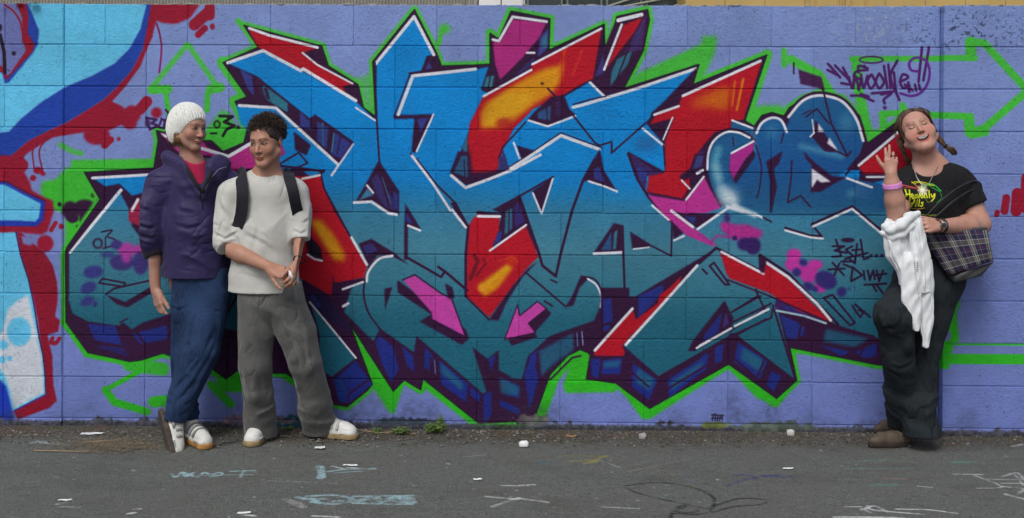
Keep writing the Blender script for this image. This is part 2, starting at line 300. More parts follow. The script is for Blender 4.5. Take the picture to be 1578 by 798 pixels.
    bub = T('J 470,640 490,590 515,555 560,532 605,542 632,575 650,510 690,465 750,435 820,437 890,468 950,540 982,650 960,700 900,770 K 620,215 760,225 840,260 850,365 760,392 300,392 180,340 150,240 240,100 250,40')
    cv.poly(c_, (24, 84, 136), soft=.8)
    cv.poly(bub, BUBR, soft=.9)
    l('J 488,606 512,558 560,532 606,544 632,600', 26, DPU, smooth=True); l('J 634,530 690,462 750,432 820,434 890,464 950,540 984,650', 28, DPU, smooth=True)
    cv.poly(bub, BUBR, soft=.9)
    l('J 490,606 514,560 560,536 602,548 628,600', 11, WHI, smooth=True); l('J 636,532 692,466 750,437 820,439 888,468 946,545 976,640', 12, WHI, smooth=True)
    l('K 245,48 222,30 170,4 110,4 50,44 24,110 24,180 45,270 90,345', 17, DPU, smooth=True)
    l('K 222,36 170,12 112,12 58,52 34,110 30,180', 10, WHI, smooth=True)
    cv.poly(T('K 44,180 46,110 75,60 120,30 170,26 215,45 150,80 120,110 116,180 135,235 180,300 120,320 80,290 55,240'), (26, 90, 142), soft=1.5)
    l('K 80,90 66,150 80,220', 34, (96, 168, 190), soft=9, a=.7, smooth=True); l('K 460,75 560,100 640,120', 26, (90, 160, 190), soft=9, a=.6); l('K 240,0 245,90', 16, (90, 160, 190), soft=7, a=.5); b('J', 560, 600, 26, 34, (60, 130, 170), soft=6, a=.7); b('J', 900, 560, 26, 40, (80, 150, 180), soft=7, a=.7)
    b('K', 690, 290, 26, 18, (80, 140, 165), soft=3, a=.6); b('K', 740, 270, 40, 40, (46, 96, 150), soft=4, a=.7)
    p('J 680,315 786,350 802,412 770,400 690,382', (66, 28, 76)); l('J 790,395 830,560 905,712 920,690', 9, DPU); l('J 860,690 905,712', 8, DPU); l('J 660,286 660,335', 8, DPU)
    p('J 758,545 822,640 868,692 800,690 742,622 752,590', DPU); p('J 822,626 864,690 812,652', WHI); l('J 745,545 752,605 735,622', 7, WHI); p('J 770,560 800,600 770,600', WHI); l('J 715,532 765,495 820,562', 8, DPU); l('J 740,500 700,520', 6, DPU)
    p('K 134,112 242,52 236,110 152,232 130,182', (170, 40, 140)); p('K 205,130 242,92 248,122 158,248 150,218', DPU); l('K 140,106 240,52', 9, WHI); l('K 146,35 150,75', 6, DPU)
    l('K 250,70 275,160 270,250 255,310', 7, DPU, smooth=True); p('K 298,145 372,96 358,150 332,180 347,260 322,376 314,376 315,230', DPU); l('K 378,15 365,60', 7, DPU); l('K 415,140 410,230 396,330 455,300 500,350', 8, DPU)
    p('K 465,95 520,150 600,212 662,215 545,282 500,284 505,160 480,135', DPU); p('K 506,176 592,236 546,240 530,226 506,266', WHI); 
    p('K 835,215 930,215 930,480 850,400', (24,74,138)); p('K 740,70 745,130 830,180 830,230 780,240 720,230', DPU); l('K 745,60 722,130 660,205', 9, DPU)
    p('K 718,168 870,50 912,5 1000,-40 1000,160 825,206 742,200', RED, soft=.6); l('K 720,162 880,28 960,-50', 12, WHI); l('K 665,220 780,262', 10, WHI); l('K 756,214 860,214', 10, WHI); p('K 742,200 860,200 860,209 742,209', DPU)
    # white overspray on the bubble foot
    b('K', 125, 310, 46, 42, (214, 226, 232), soft=7, a=.85); l('K 100,270 150,330', 40, (210, 224, 232), soft=10, a=.6); l('K 150,345 245,388', 22, (222, 230, 236), soft=5, a=.85); l('K 70,170 90,280', 40, (150, 190, 205), soft=10, a=.45); l('K 120,350 190,370', 16, WHI, soft=3)
    l('K 245,382 285,402', 9, WHI); l('K 285,400 320,418', 9, DPU)
    # ---- detail H: red + pink + the middle
    p('H 560,0 590,0 650,62 722,76 640,92 636,155 600,100', (58, 36, 96)); p('H 595,40 640,75 625,120 605,100', NAVR)
    l('H 556,-10 600,110 650,190 745,297', 13, DPU)
    p('H 735,-10 885,-10 832,100 838,152 812,196 640,164 650,92 722,78', RED, soft=.6)
    p('H 860,-10 915,-10 905,70 870,90 800,115 790,90 835,60', DPU); p('H 870,0 900,0 890,50 850,60', (56, 60, 120))
    p('H 645,178 812,206 902,98 940,172 975,238 905,262 800,262 758,250 850,325 958,405 940,412 820,362 740,292 690,236', (186, 48, 146), soft=.7); l('H 640,168 800,200 835,150', 7, DPU)
    p('H 785,265 965,262 872,332', DPU); p('H 812,275 868,280 852,310', NAVR)
    for s, w in (('H 752,250 850,324', 12), ('H 665,226 740,292', 9), ('H 872,334 1012,236', 11), ('H 820,200 900,95', 9), ('H 800,112 836,150', 8), ('H 870,80 895,66', 12)): l(s, w, WHI)
    p('H 755,300 808,350 762,382', DPU); l('H 765,385 810,365', 9, WHI); l('H 650,404 752,456 755,300', 9, DPU)
    p('H 564,344 655,402 648,418 574,422', DPU); l('H 580,425 650,417', 6, WHI)
    p('H 490,306 524,314 532,442 398,442', DPU); p('H 432,430 480,345 478,430', (40, 80, 130)); p('H 486,425 492,350 508,335 500,425', (50, 120, 140)); l('H 400,446 528,440', 12, WHI); l('H 530,320 534,450 541,650', 11, DPU)
    p('H 350,118 412,12 502,158 440,140 378,112', DPU); p('H 398,60 425,50 452,122 400,105', NAVR); l('H 376,116 440,136 505,162', 9, WHI); l('H 226,548 250,440 300,250 350,112 402,18', 13, DPU)
    p('H 118,162 216,94 162,262', DPU); l('H 122,170 160,262', 8, WHI); l('H 215,96 162,262', 8, WHI); l('H -20,226 60,184 215,95', 9, DPU)
    # detail E/H centre wedge
    p('E 900,250 1012,262 970,244 1080,196 1160,150 1182,140 1100,186 1182,440 1160,420 1122,320 962,432 985,360 1012,282 900,268', DPU)
    p('E 1032,252 1062,238 1062,330 1026,362', (46, 100, 130)); l('E 1048,248 1046,340', 6, DPU); p('E 1070,235 1090,210 1120,300 1075,325', (54, 40, 110)); p('E 990,345 1015,345 1010,385 975,410', NAVR)
    l('H 60,184 100,300 145,430 165,500 226,548', 13, DPU)
    redE = 'E 880,290 905,265 1005,282 1000,340 964,432 1122,318 1165,420 1180,460 1130,510 1060,600 958,735 852,640 858,330'
    p(redE, RED, soft=.6); l('E 905,275 1005,276', 12, WHI); l('E 960,432 1125,315', 9, WHI)
    p('E 905,590 1040,490 1068,508 1000,600 935,645', ORA, soft=3); l('E 930,600 1040,505', 16, (224, 160, 24), soft=5, a=.8); b('E', 925, 602, 20, 18, (222, 150, 30), soft=2); b('E', 1060, 478, 28, 22, (190, 40, 24), soft=2); l('E 1000,480 1060,460 1090,485', 5, (200, 70, 30), a=.7)
    l('E 862,320 850,450 850,640', 13, DPU); l('E 850,640 958,748', 9, DPU); l('E 890,455 905,480 872,560', 16, (80, 10, 30), soft=4, a=.8); l('E 930,465 940,490 900,545', 9, (80, 10, 30), soft=3, a=.7)
    p('E 1182,478 1110,552 1040,660 998,752 958,745 1060,596 1135,512', DPU); p('I 1080,0 1082,0 1083,1', DPU)
    l('E 625,14 720,134 800,212 862,322', 9, DPU); p('E 780,215 805,210 862,322 850,335', DPU)
    for s, w in (('E 605,0 700,125 780,248', 11), ('E 788,246 850,326', 11)): l(s, w, WHI)
    p('E 865,-20 900,-20 885,70 1048,58 985,105 850,134 778,76 815,-20', DPU); p('E 830,0 858,0 860,100 795,76', (40, 86, 130)); l('E 842,20 848,110', 6, DPU); p('E 868,-30 995,-30 985,68 880,76', RED, soft=2); p('E 1000,0 1030,0 1045,55 1000,70', (50, 50, 110))
    l('E 785,90 850,145 960,105 1060,65 1190,-5', 13, WHI)
    p('E 455,22 546,160 546,268 500,262 430,205 345,214', DPU); p('E 420,110 445,80 520,200 525,250 480,230 445,180', (54, 44, 104)); l('E 460,80 500,230', 8, DPU); l('E 470,100 510,220', 5, (50, 90, 130)); p('E 402,150 430,178 362,204', (60, 124, 160)); p('E 520,160 540,175 540,250 525,240', NAVR)
    for s, w in (('E 340,213 420,209 500,262 535,268', 12), ('E 400,135 428,168', 9)): l(s, w, WHI)
    p('E 575,218 648,336 588,316 586,474 568,474 571,300', DPU); l('E 588,318 643,340', 10, WHI); p('E 578,255 610,310 580,300', NAVR)
    p('E 362,400 420,378 522,440 592,497 510,455 450,452 405,505 385,450', DPU); p('E 380,412 420,396 450,430 400,455', (50, 46, 110))
    l('E 588,466 738,552 756,526', 12, DPU); l('E 725,506 762,532 856,612', 13, DPU)
    l('E 520,455 460,462 418,500 392,560 386,640 410,720 462,792', 9, DPU, smooth=True); l('E 516,456 462,466 425,500 402,540 400,572', 11, WHI, smooth=True)
    p('E 60,95 190,88 205,150 250,250 322,365 345,400 402,502 385,556 255,580 235,637 130,575 60,540', RED, soft=.6)
    p('E 140,290 190,290 250,360 300,445 300,480 250,478 200,400 150,320', ORA, soft=4); l('E 180,320 260,450', 22, (220, 150, 24), soft=6, a=.7)
    l('E 190,80 205,150 322,365 405,505', 9, DPU); l('E 60,68 205,66', 8, DPU); l('E 105,105 185,88', 10, WHI); l('E 330,372 400,496', 12, WHI); p('E 120,360 150,375 190,420 198,476 130,452', BLK); l('E 130,450 160,470 195,478', 9, WHI)
    p('E 245,545 255,580 385,556 385,580 300,600 300,700 240,640', DPU); l('E 290,608 382,575', 10, WHI); l('E 292,686 315,672', 12, WHI)
    p('F 140,45 165,120 185,200 185,350 240,386 348,302', BODY); l('F 140,45 350,300', 8, WHI)
    p('F 350,312 425,420 318,506 275,500 248,402', NAVR); l('F 290,390 318,462 405,402', 9, DPU); l('F 318,462 315,500', 8, DPU); p('F 250,400 300,380 318,460 270,490', (24, 56, 130), a=.6)
    p('F 100,0 200,0 250,70 320,150 320,180 200,110 140,40', (30, 24, 70), a=.7); l('F 150,20 180,60', 20, (28, 60, 130), soft=4, a=.6)
    # pink arrows
    p('E 538,565 540,622 692,722 640,755 832,862 866,832 850,790', DPU); p('E 566,566 618,545 736,628 782,652 848,822 700,745 694,712', (196, 66, 166), soft=.7); l('E 562,566 618,541 738,626 786,650 850,826 700,748', 7, DPU)
    p('E 755,580 790,600 800,650 770,650', DPU); p('E 480,605 516,597 482,706', DPU)
    p('I 8,215 25,245 142,205 130,185 206,98 180,72', DPU); p('I -8,215 52,62 62,110 142,46 182,76 100,142 132,184', (196, 66, 166), soft=.7); l('I -8,217 52,58 62,108 142,42 184,76 102,142 134,186 -8,217', 6, DPU)
    # lower middle
    l('H 88,530 270,686', 9, DPU); p('H 340,545 378,555 335,600 306,682 268,690 300,640', DPU); l('H 345,550 402,562 432,612 440,680 400,770 290,800', 9, DPU, smooth=True); l('H 372,560 412,590 432,640 430,690', 8, WHI, smooth=True)
    l('H 205,565 230,577', 9, DPU); l('H 175,662 210,684', 9, DPU)
    p('I 430,-20 560,-20 560,60 430,170', DPU)
    for s in ('I 440,30 480,28 490,130 440,150', 'I 440,158 472,145 470,170 440,180', 'I 385,305 430,305 420,395 390,380', 'I 440,312 528,300 520,372 435,375', 'I 578,325 690,402 652,492 572,432', 'I 735,400 922,278 912,350 742,482',
              'I 955,250 992,238 980,310 955,322', 'I 1055,228 1190,312 1150,402 1040,312', 'I 82,372 118,285 148,390 108,540', 'I 0,398 62,432 60,482 0,470', 'I 0,498 60,528 62,548 20,545', 'H 602,640 712,585 718,612 690,650 600,742',
              'L 168,380 302,460 262,552 150,472', 'L 320,508 368,530 332,602 300,572', 'L 62,412 102,385 96,462 65,472', 'L 0,440 32,425 22,490 0,512', 'L 362,250 452,292 442,362 392,356', 'L 540,388 690,420 640,440', 'L 455,300 475,310 465,350 450,345', 'L 700,420 800,380 800,440 740,450',
              'F 455,195 520,250 545,350 512,412 470,330 440,235', 'F 560,248 610,290 618,365 580,332', 'F 664,250 702,290 690,362 660,342', 'F 726,308 862,420 850,502 740,420', 'F 930,470 968,450 966,562 932,600', 'F 1006,490 1098,540 1092,560 1006,520', 'F 952,300 986,288 966,365', 'F 1140,290 1184,262 1150,400 1145,470', 'F 870,430 920,470 910,500 870,470'):
        p(s, NAVR, soft=1)
    for s in ('I 150,268 305,186 310,262 215,330 160,385', 'I 600,345 680,402 650,450 590,410', 'I 750,410 900,310 890,340 755,450', 'I 1075,255 1180,320 1150,370', 'F 1004,388 1096,432 1092,472 1010,462', 'F 735,320 840,420 830,450 740,370', 'L 570,315 772,360 700,400 558,372', 'L 190,400 280,455 250,500 180,450', 'I 445,320 520,310 515,340 445,345'):
        p(s, (30, 96, 128), soft=2.5, a=.85)
    for s in ('I 140,280 152,390', 'I 312,185 318,262', 'I 335,180 340,250', 'I 565,360 650,432', 'I 720,450 920,330', 'I 945,250 935,320', 'I 1035,300 1150,400', 'L 290,455 250,550', 'L 150,472 260,545', 'L 145,370 140,470', 'F 715,300 712,370', 'F 740,440 850,520', 'F 1000,480 1095,525', 'L 700,400 660,440', 'L 770,360 720,440', 'F 555,260 570,330', 'I 430,150 490,140', 'L 460,290 440,370', 'I 485,20 490,150', 'F 690,300 690,380', 'I 200,400 300,300 340,290'): l(s, 9, DPU)
    l('I 345,180 350,240', 5, (120, 140, 180)); l('F 708,310 712,370', 4, (90, 120, 180)); l('I 322,185 326,245', 4, (90, 120, 170))
    l('I 460,165 430,225', 30, DPU, a=0)
    redI = 'I 402,270 575,75 590,125 690,52 700,12 745,-20 800,-75 780,-10 530,240 545,292 400,290'
    p(redI, RED, soft=.6); l('I 404,266 575,76', 12, WHI); cv.line(T('I 545,240 H 700,690 870,500'), 12/ZS, WHI); l('H 720,640 800,560', 20, DPU, a=0)
    l('I 540,285 690,390 1030,195', 10, DPU); l('I 395,295 545,295', 8, DPU)
    p('I 995,38 1036,120 1025,172 862,268 828,268 850,222', DPU); p('I 985,90 965,185 895,228 905,190', NAVR); p('I 1000,90 1015,140 985,165', (60, 50, 120)); l('I 868,255 1025,165', 9, WHI)
    l('I 1046,155 1182,80', 8, WHI); l('I 1030,90 1145,18', 9, DPU); l('I 1140,0 1184,92', 9, DPU); l('I 1062,190 1184,122', 8, DPU); l('I 1020,180 1182,70', 7, DPU, a=.8); l('L 20,100 145,170', 0, DPU, a=0)
    l('L 140,240 275,165', 8, DPU); l('L 250,135 280,205', 8, DPU); l('L 330,208 322,265 150,342', 9, DPU); l('L 135,290 320,200', 9, DPU); l('L 155,303 310,225', 10, WHI); l('L -5,392 135,315', 9, WHI)
    p('L 130,335 175,335 165,372 130,372', DPU); l('L 160,345 428,550', 9, DPU); l('L 335,230 432,550', 10, DPU)
    p('L 335,215 345,170 520,210 610,298 470,262 345,228', (60, 30, 90), soft=1); l('L 345,232 470,256 570,290', 9, (160, 190, 205)); p('L 350,215 450,215 520,260 470,250', NAVR)
    p('K 88,556 285,655 295,600 380,660 600,880 440,824 310,742 130,676 115,650', RED, soft=.6)
    l('K -5,605 70,538 272,642 270,570 400,655 625,885', 13, DPU); l('K 120,682 310,756 610,888', 8, DPU); l('K 95,556 285,655', 11, WHI); l('K 292,600 400,672 530,792 592,868', 12, WHI); p('K 262,568 300,595 288,652 272,650', DPU)
    l('L 600,300 790,350', 8, DPU)
    # zigzags at right (letter edge)
    l('K 385,446 500,482 550,485 505,430 690,348 850,480', 11, DPU); l('K 385,458 500,490 556,495', 9, WHI); l('K 512,440 690,360 850,495', 10, WHI)
    l('K 40,620 60,605 130,705 110,705 40,620', 10, DPU); l('K 8,635 28,655', 10, DPU)
    p('H 915,500 930,488 965,500 1025,585 1005,598', DPU, a=0)
    # splashes
    p('K 85,430 110,415 150,430 210,430 285,462 268,495 215,500 150,502 100,462', (176, 44, 142), soft=2.2); l('K 0,478 45,515 75,482 140,490', 12, (160, 50, 150), soft=2.5, a=.8); b('K', 120, 400, 14, 22, (70, 40, 110), soft=2)
    b('K', 238, 528, 36, 40, (50, 26, 96), soft=1.4); b('K', 200, 520, 34, 30, (50, 26, 96), soft=1.4); b('K', 155, 493, 12, 11, (50, 26, 96))
    for x, y, rx, ry in ((425, 570, 34, 30), (420, 612, 36, 34), (492, 655, 42, 44), (520, 615, 36, 24), (545, 715, 30, 26), (450, 640, 26, 26)): b('K', x, y, rx, ry, (190, 52, 158), soft=1.8)
    for x, y, rx, ry in ((570, 684, 52, 40), (467, 604, 20, 17), (437, 648, 20, 20), (490, 712, 24, 18), (520, 725, 16, 12), (642, 738, 22, 24), (675, 722, 6, 6)): b('K', x, y, rx, ry, (50, 40, 118), soft=1.2, ang=25)
    # ---- hand written tags
    TG = (66, 24, 84); t = lambda s, w=7, c=TG, **k: l(s, w*1.25, c, soft=.8, **k)
    t('A 665,535 682,590 720,572 690,560 712,545 665,535', 9); t('A 735,545 722,580 745,585 750,550 735,540', 8); t('A 755,500 770,520 750,560 775,590', 9); t('A 752,545 790,520', 8); b('A', 672, 560, 14, 20, TG, soft=1, a=.6)
    b('A', 988, 566, 17, 19, BLK); b('A', 988, 566, 9, 11, GRE); t('A 1000,528 1060,530 1020,555 1068,572 1030,590 1015,618', 11, BLK); b('A', 1084, 579, 8, 8, BLK); l('A 960,607 985,607', 10, BLK)
    TG = (74, 24, 98)
    tt = np.linspace(0, 2*math.pi, 20); o = ORG['M']
    cv.line([(o[0]+(487+54*math.cos(q))/ZS, o[1]+(272+15*math.sin(q))/ZS) for q in tt], 8/ZS, TG)
    for s in ('M 290,290 345,352', 'M 288,318 330,340', 'M 322,298 368,345', 'M 358,308 376,340', 'M 350,378 392,382 372,345', 'M 470,318 420,325 408,352 438,362 430,410', 'M 385,350 400,400 410,350', 'M 405,400 415,345 430,405', 'M 440,340 452,400 470,345',
              'M 485,340 470,370 485,402 505,375 490,340', 'M 522,335 508,370 524,402 545,372 525,335', 'M 545,300 560,400', 'M 565,295 575,400', 'M 606,275 575,350 615,455', 'M 620,372 655,352 632,338 618,370 632,400 662,390', 'M 590,330 600,420', 'M 490,425 600,415', 'M 395,435 440,437 496,460', 'M 440,428 475,440',
              'M 532,430 580,422 545,452 548,470', 'M 640,385 676,412', 'M 655,375 660,418', 'M 686,385 692,412', 'M 704,385 710,408', 'M 718,215 702,372', 'M 750,215 724,365', 'M 455,300 470,318', 'M 430,330 430,300 470,310'): t(s, 10, TG, smooth=True)
    b('M', 548, 490, 9, 9, TG); l('M 700,325 668,318 660,285 690,262 735,275 752,320 745,375 715,420 670,437 620,425', 12, (96, 34, 140), smooth=True)
    TG = (44, 18, 60)
    b('K', 670, 502, 32, 11, TG)
    for s in ('K 615,500 640,575 600,578', 'K 600,530 655,530 610,550 665,560', 'K 690,530 660,545 695,575 655,590', 'K 712,520 702,608 680,590', 'K 690,548 732,545', 'K 728,500 742,590 765,582', 'K 715,572 760,560', 'K 640,600 700,600', 'K 600,605 652,662', 'K 608,662 632,608', 'K 582,636 655,632',
              'K 692,625 684,690 735,662 700,632 650,612', 'K 742,642 746,682', 'K 760,640 770,684 785,640 792,680', 'K 800,640 812,690 830,640', 'K 792,662 845,655', 'K 745,706 845,700', 'K 800,705 830,745', 'K 785,710 800,735', 'L 560,175 600,160 702,288 680,300 560,175', 'L 690,210 725,262 745,235', 'L 705,205 770,262', 'L 720,230 760,250'): t(s, 8, TG)
    for x in (776, 800, 826): b('K', x, 573, 8, 8, TG)
    for s in ('I 940,585 945,555', 'I 952,588 955,555', 'I 962,588 965,560', 'I 972,585 976,560', 'I 984,582 984,560', 'I 935,560 990,562', 'I 935,575 985,575'): t(s, 5, (40, 34, 60))

def mural_array():
    S = 440.0; X0, X1, Z1 = -3.6, 3.6, 2.10
    w, h = int((X1-X0)*S), int(Z1*S)
    def tf(p):
        o = np.empty_like(p)
        for i, (a, c) in enumerate(p):
            q = P(a, c, -BAYL if a < 99 else (-BAY if a > 1454 else 0.0))
            o[i] = ((q[0]-X0)*S, (Z1-q[2])*S)
        return o
    cv = Canvas(h, w, tf, S/321.0)
    # approximate photo coordinates of each texel, for the vertical colour changes
    a = tf(np.array([[0., 100.], [1500., 100.], [0., 600.]]))
    sx = 1500/(a[1, 0]-a[0, 0]); sy = 500/(a[2, 1]-a[0, 1])
    X, Y = np.meshgrid(np.arange(w, dtype=np.float32), np.arange(h, dtype=np.float32))
    cv.gx = (X-a[0, 0])*sx; cv.gy = 100+(Y-a[0, 1])*sy
    paint_mural(cv)
    rgb = cv.rgb
    # uneven paint: faint roller mottling, wear and dirt rising from the ground, chips along the top course
    n1 = vnoise(h, w, 60, 1); n2 = vnoise(h, w, 9, 2); n3 = vnoise(h, w, 3, 3)
    rgb *= (1 + .07*(n1-.5) + .05*(n2-.5))[..., None]
    z = Z1-(Y/S); x = X/S+X0
    pit = (vnoise(h, w, 5, 4)*.55 + vnoise(h, w, 2.2, 5)*.45)
    pm = np.clip((pit-.83)*14, 0, 1)*np.clip((vnoise(h, w, 90, 6)-.35)*3, 0, 1)
    rgb += (np.array([.12, .11, .16])-rgb)*(pm*.6)[..., None]
    edge = vnoise(h, w, 26, 7)*.6+vnoise(h, w, 7, 8)*.4
    dm = np.clip((.036+.05*np.clip(edge-.62, 0, 1)*2-z+.01*(n3-.5))*90, 0, 1)
    tone = vnoise(h, w, 30, 40)[..., None]; dirt = (np.array([.16, .17, .15])*(1-tone)+np.array([.28, .27, .31])*tone)*(.6+.9*vnoise(h, w, 5, 41))[..., None]
    rgb += (dirt-rgb)*(dm*.9)[..., None]
    sm = np.clip((.26*vnoise(h, w, 40, 9)+.02-z)*5, 0, 1)*n2
    rgb += (np.array([.20, .20, .26])-rgb)*(sm*.55)[..., None]
    for (cx, cz, rx, rz, col, s) in ((.18, .05, .10, .03, (.36, .36, .36), 11), (1.32, .03, .22, .03, (.30, .34, .30), 12), (-.45, .04, .16, .018, (.16, .20, .24), 13), (1.05, .035, .07, .02, (.36, .40, .16), 14), (-1.0, .03, .2, .035, (.08, .25, .3), 15), (-1.15, .04, .2, .03, (.45, .36, .42), 16)):
        m = np.clip((1-((x-cx)/rx)**2-((z-cz)/rz)**2 + (vnoise(h, w, 8, s)-.5)*1.3)*3, 0, 1)
        rgb += (np.array(col)*(.8+.5*n2)[..., None]-rgb)*(m*.85)[..., None]
    tm = np.clip((z-2.045+.012*edge+.008*(vnoise(h, w, 4, 20)))*120, 0, 1)*np.clip((vnoise(h, w, 45, 21)-.42)*5, 0, 1)
    rgb += (np.array([.66, .66, .74])*(.5+.7*vnoise(h, w, 5, 22))[..., None]-rgb)*(tm*.8)[..., None]
    chip = np.clip((vnoise(h, w, 6, 30)*.6+vnoise(h, w, 2.5, 31)*.4-.62)*9, 0, 1)*np.clip(1-((x-1.80)/.28)**2-((z-1.93)/.12)**2, 0, 1)
    rgb += (np.array([.62, .66, .76])-rgb)*(chip*.8)[..., None]
    chip = np.clip((vnoise(h, w, 6, 32)*.6+vnoise(h, w, 2.5, 33)*.4-.62)*9, 0, 1)*np.clip(1-((x-2.2)/.38)**2-((z-1.92)/.12)**2, 0, 1)
    rgb += (np.array([.14, .16, .26])-rgb)*(chip*.7)[..., None]
    return np.clip(rgb, 0, 1), (X0, X1, Z1)
# ------------------------------------------------------------------ camera, sky, sun, exposure
def setup():
    cd = bpy.data.cameras.new('camera'); cam = bpy.data.objects.new('camera', cd); COL.objects.link(cam)
    cd.sensor_fit = 'HORIZONTAL'; cd.sensor_width = 36.0; cd.lens = PF/1578*36.0
    cd.shift_x = 0.0; cd.shift_y = -(399.0-PY0)/1578
    cd.clip_end = 500
    c, s = math.cos(YAW), math.sin(YAW)
    right = Vector((c, s, 0)); fwd = Vector((-s, c, 0)); up = Vector((0, 0, 1))
    cr, sr = math.cos(ROLL), math.sin(ROLL)
    R = right*cr + up*sr; U = up*cr - right*sr            # picture turned clockwise by ROLL
    M = Matrix((R, U, -fwd)).transposed().to_4x4(); M.translation = CAM
    cam.matrix_world = M
    SC.camera = cam
    w = bpy.data.worlds.new('World'); SC.world = w; w.use_nodes = True
    nt = w.node_tree; bg = nt.nodes['Background']
    sky = nt.nodes.new('ShaderNodeTexSky'); sky.sky_type = 'NISHITA'; sky.sun_disc = False
    EL, AZ = math.radians(52), math.radians(200)
    sky.sun_elevation = EL; sky.sun_rotation = AZ; sky.air_density = 1.0; sky.dust_density = 4.0; sky.ozone_density = 1.0
    hs = nt.nodes.new('ShaderNodeHueSaturation'); hs.inputs['Saturation'].default_value = 0.35     # thin grey overcast
    nt.links.new(sky.outputs[0], hs.inputs['Color']); nt.links.new(hs.outputs[0], bg.inputs[0]); bg.inputs[1].default_value = 0.12
    sd = bpy.data.lights.new('sun', 'SUN'); sd.energy = 1.25; sd.angle = math.radians(22); sd.color = (1.0, .97, .93)
    so = bpy.data.objects.new('sun', sd); COL.objects.link(so)
    d = Vector((math.sin(AZ)*math.cos(EL), math.cos(AZ)*math.cos(EL), math.sin(EL)))      # towards the sun
    so.rotation_euler = d.to_track_quat('Z', 'Y').to_euler(); so.location = (0, -3, 8)
    SC.view_settings.view_transform = 'Standard'; SC.view_settings.look = 'None'; SC.view_settings.exposure = EXPO; SC.view_settings.gamma = 1.0
    SC.render.resolution_x = 1024; SC.render.resolution_y = 518
EXPO = 0.03
setup()

# ------------------------------------------------------------------ helpers
def thing(name, label, cat, loc=(0, 0, 0), group=None):
    o = bpy.data.objects.new(name, None); COL.objects.link(o); o.location = loc; o.empty_display_size = .1
    o['label'] = label; o['category'] = cat
    if group: o['group'] = group
    return o
def tag(o, label=None, cat=None, group=None, kind=None):
    if label: o['label'] = label
    if cat: o['category'] = cat
    if group: o['group'] = group
    if kind: o['kind'] = kind
    return o
def link(name, me, mat=None, parent=None):
    if mat is not None and not me.materials: me.materials.append(mat)
    o = bpy.data.objects.new(name, me); COL.objects.link(o)
    if parent is not None:
        o.parent = parent
        r = parent; off = Vector((0, 0, 0))
        while r is not None: off += r.location; r = r.parent
        o.location = -off
    return o
def mesh(name, v, f, smooth=True):
    me = bpy.data.meshes.new(name)
    if isinstance(f, np.ndarray):
        n = f.shape[1]
        me.vertices.add(len(v)); me.vertices.foreach_set('co', np.asarray(v, np.float32).ravel())
        me.loops.add(f.size); me.loops.foreach_set('vertex_index', f.astype(np.int32).ravel())
        me.polygons.add(len(f)); me.polygons.foreach_set('loop_start', np.arange(0, f.size, n, dtype=np.int32)); 
        me.update(calc_edges=True)
    else:
        me.from_pydata([tuple(map(float, q)) for q in v], [], f)
    me.polygons.foreach_set('use_smooth', [smooth]*len(me.polygons)); me.update()
    return me
def from_bm(name, bm, mat=None, parent=None, smooth=False):
    bm.normal_update(); me = bpy.data.meshes.new(name); bm.to_mesh(me); bm.free()
    me.polygons.foreach_set('use_smooth', [smooth]*len(me.polygons))
    return link(name, me, mat, parent)
def add_box(bm, lo, hi, bev=0.0):
    r = bmesh.ops.create_cube(bm, size=1.0); vs = r['verts']
    for v in vs: v.co = Vector([lo[i]+(v.co[i]+.5)*(hi[i]-lo[i]) for i in range(3)])
    if bev > 0:
        es = list({e for v in vs for e in v.link_edges})
        bmesh.ops.bevel(bm, geom=es, offset=bev, segments=1, affect='EDGES')
def tube(pts, rad, n=6, closed=False, caps=True):
    """verts/faces of a swept tube; rad a number or one per point"""
    pts = [Vector(p) for p in pts]; m = len(pts)
    if not hasattr(rad, '__len__'): rad = [rad]*m
    V = []; F = []; ref = None
    for i, p in enumerate(pts):
        t = (pts[(i+1) % m]-pts[i-1]) if closed else (pts[min(i+1, m-1)]-pts[max(i-1, 0)])
        t.normalize()
        if ref is None: ref = t.orthogonal().normalized()
        ref = (ref - t*ref.dot(t)).normalized(); b = t.cross(ref)
        for k in range(n):
            a = 2*math.pi*k/n; V.append(p + (ref*math.cos(a)+b*math.sin(a))*rad[i])
    for i in range(m if closed else m-1):
        j = (i+1) % m
        for k in range(n): F.append((i*n+k, i*n+(k+1) % n, j*n+(k+1) % n, j*n+k))
    if caps and not closed: F.append(tuple(range(n))[::-1]); F.append(tuple((m-1)*n+k for k in range(n)))
    return V, F
def tubes(name, lst, mat, parent, n=6, closed=False):
    V = []; F = []
    for pts, rad in lst:
        v, f = tube(pts, rad, n, closed); k = len(V); V += v; F += [tuple(i+k for i in q) for q in f]
    return link(name, mesh(name, V, F), mat, parent)

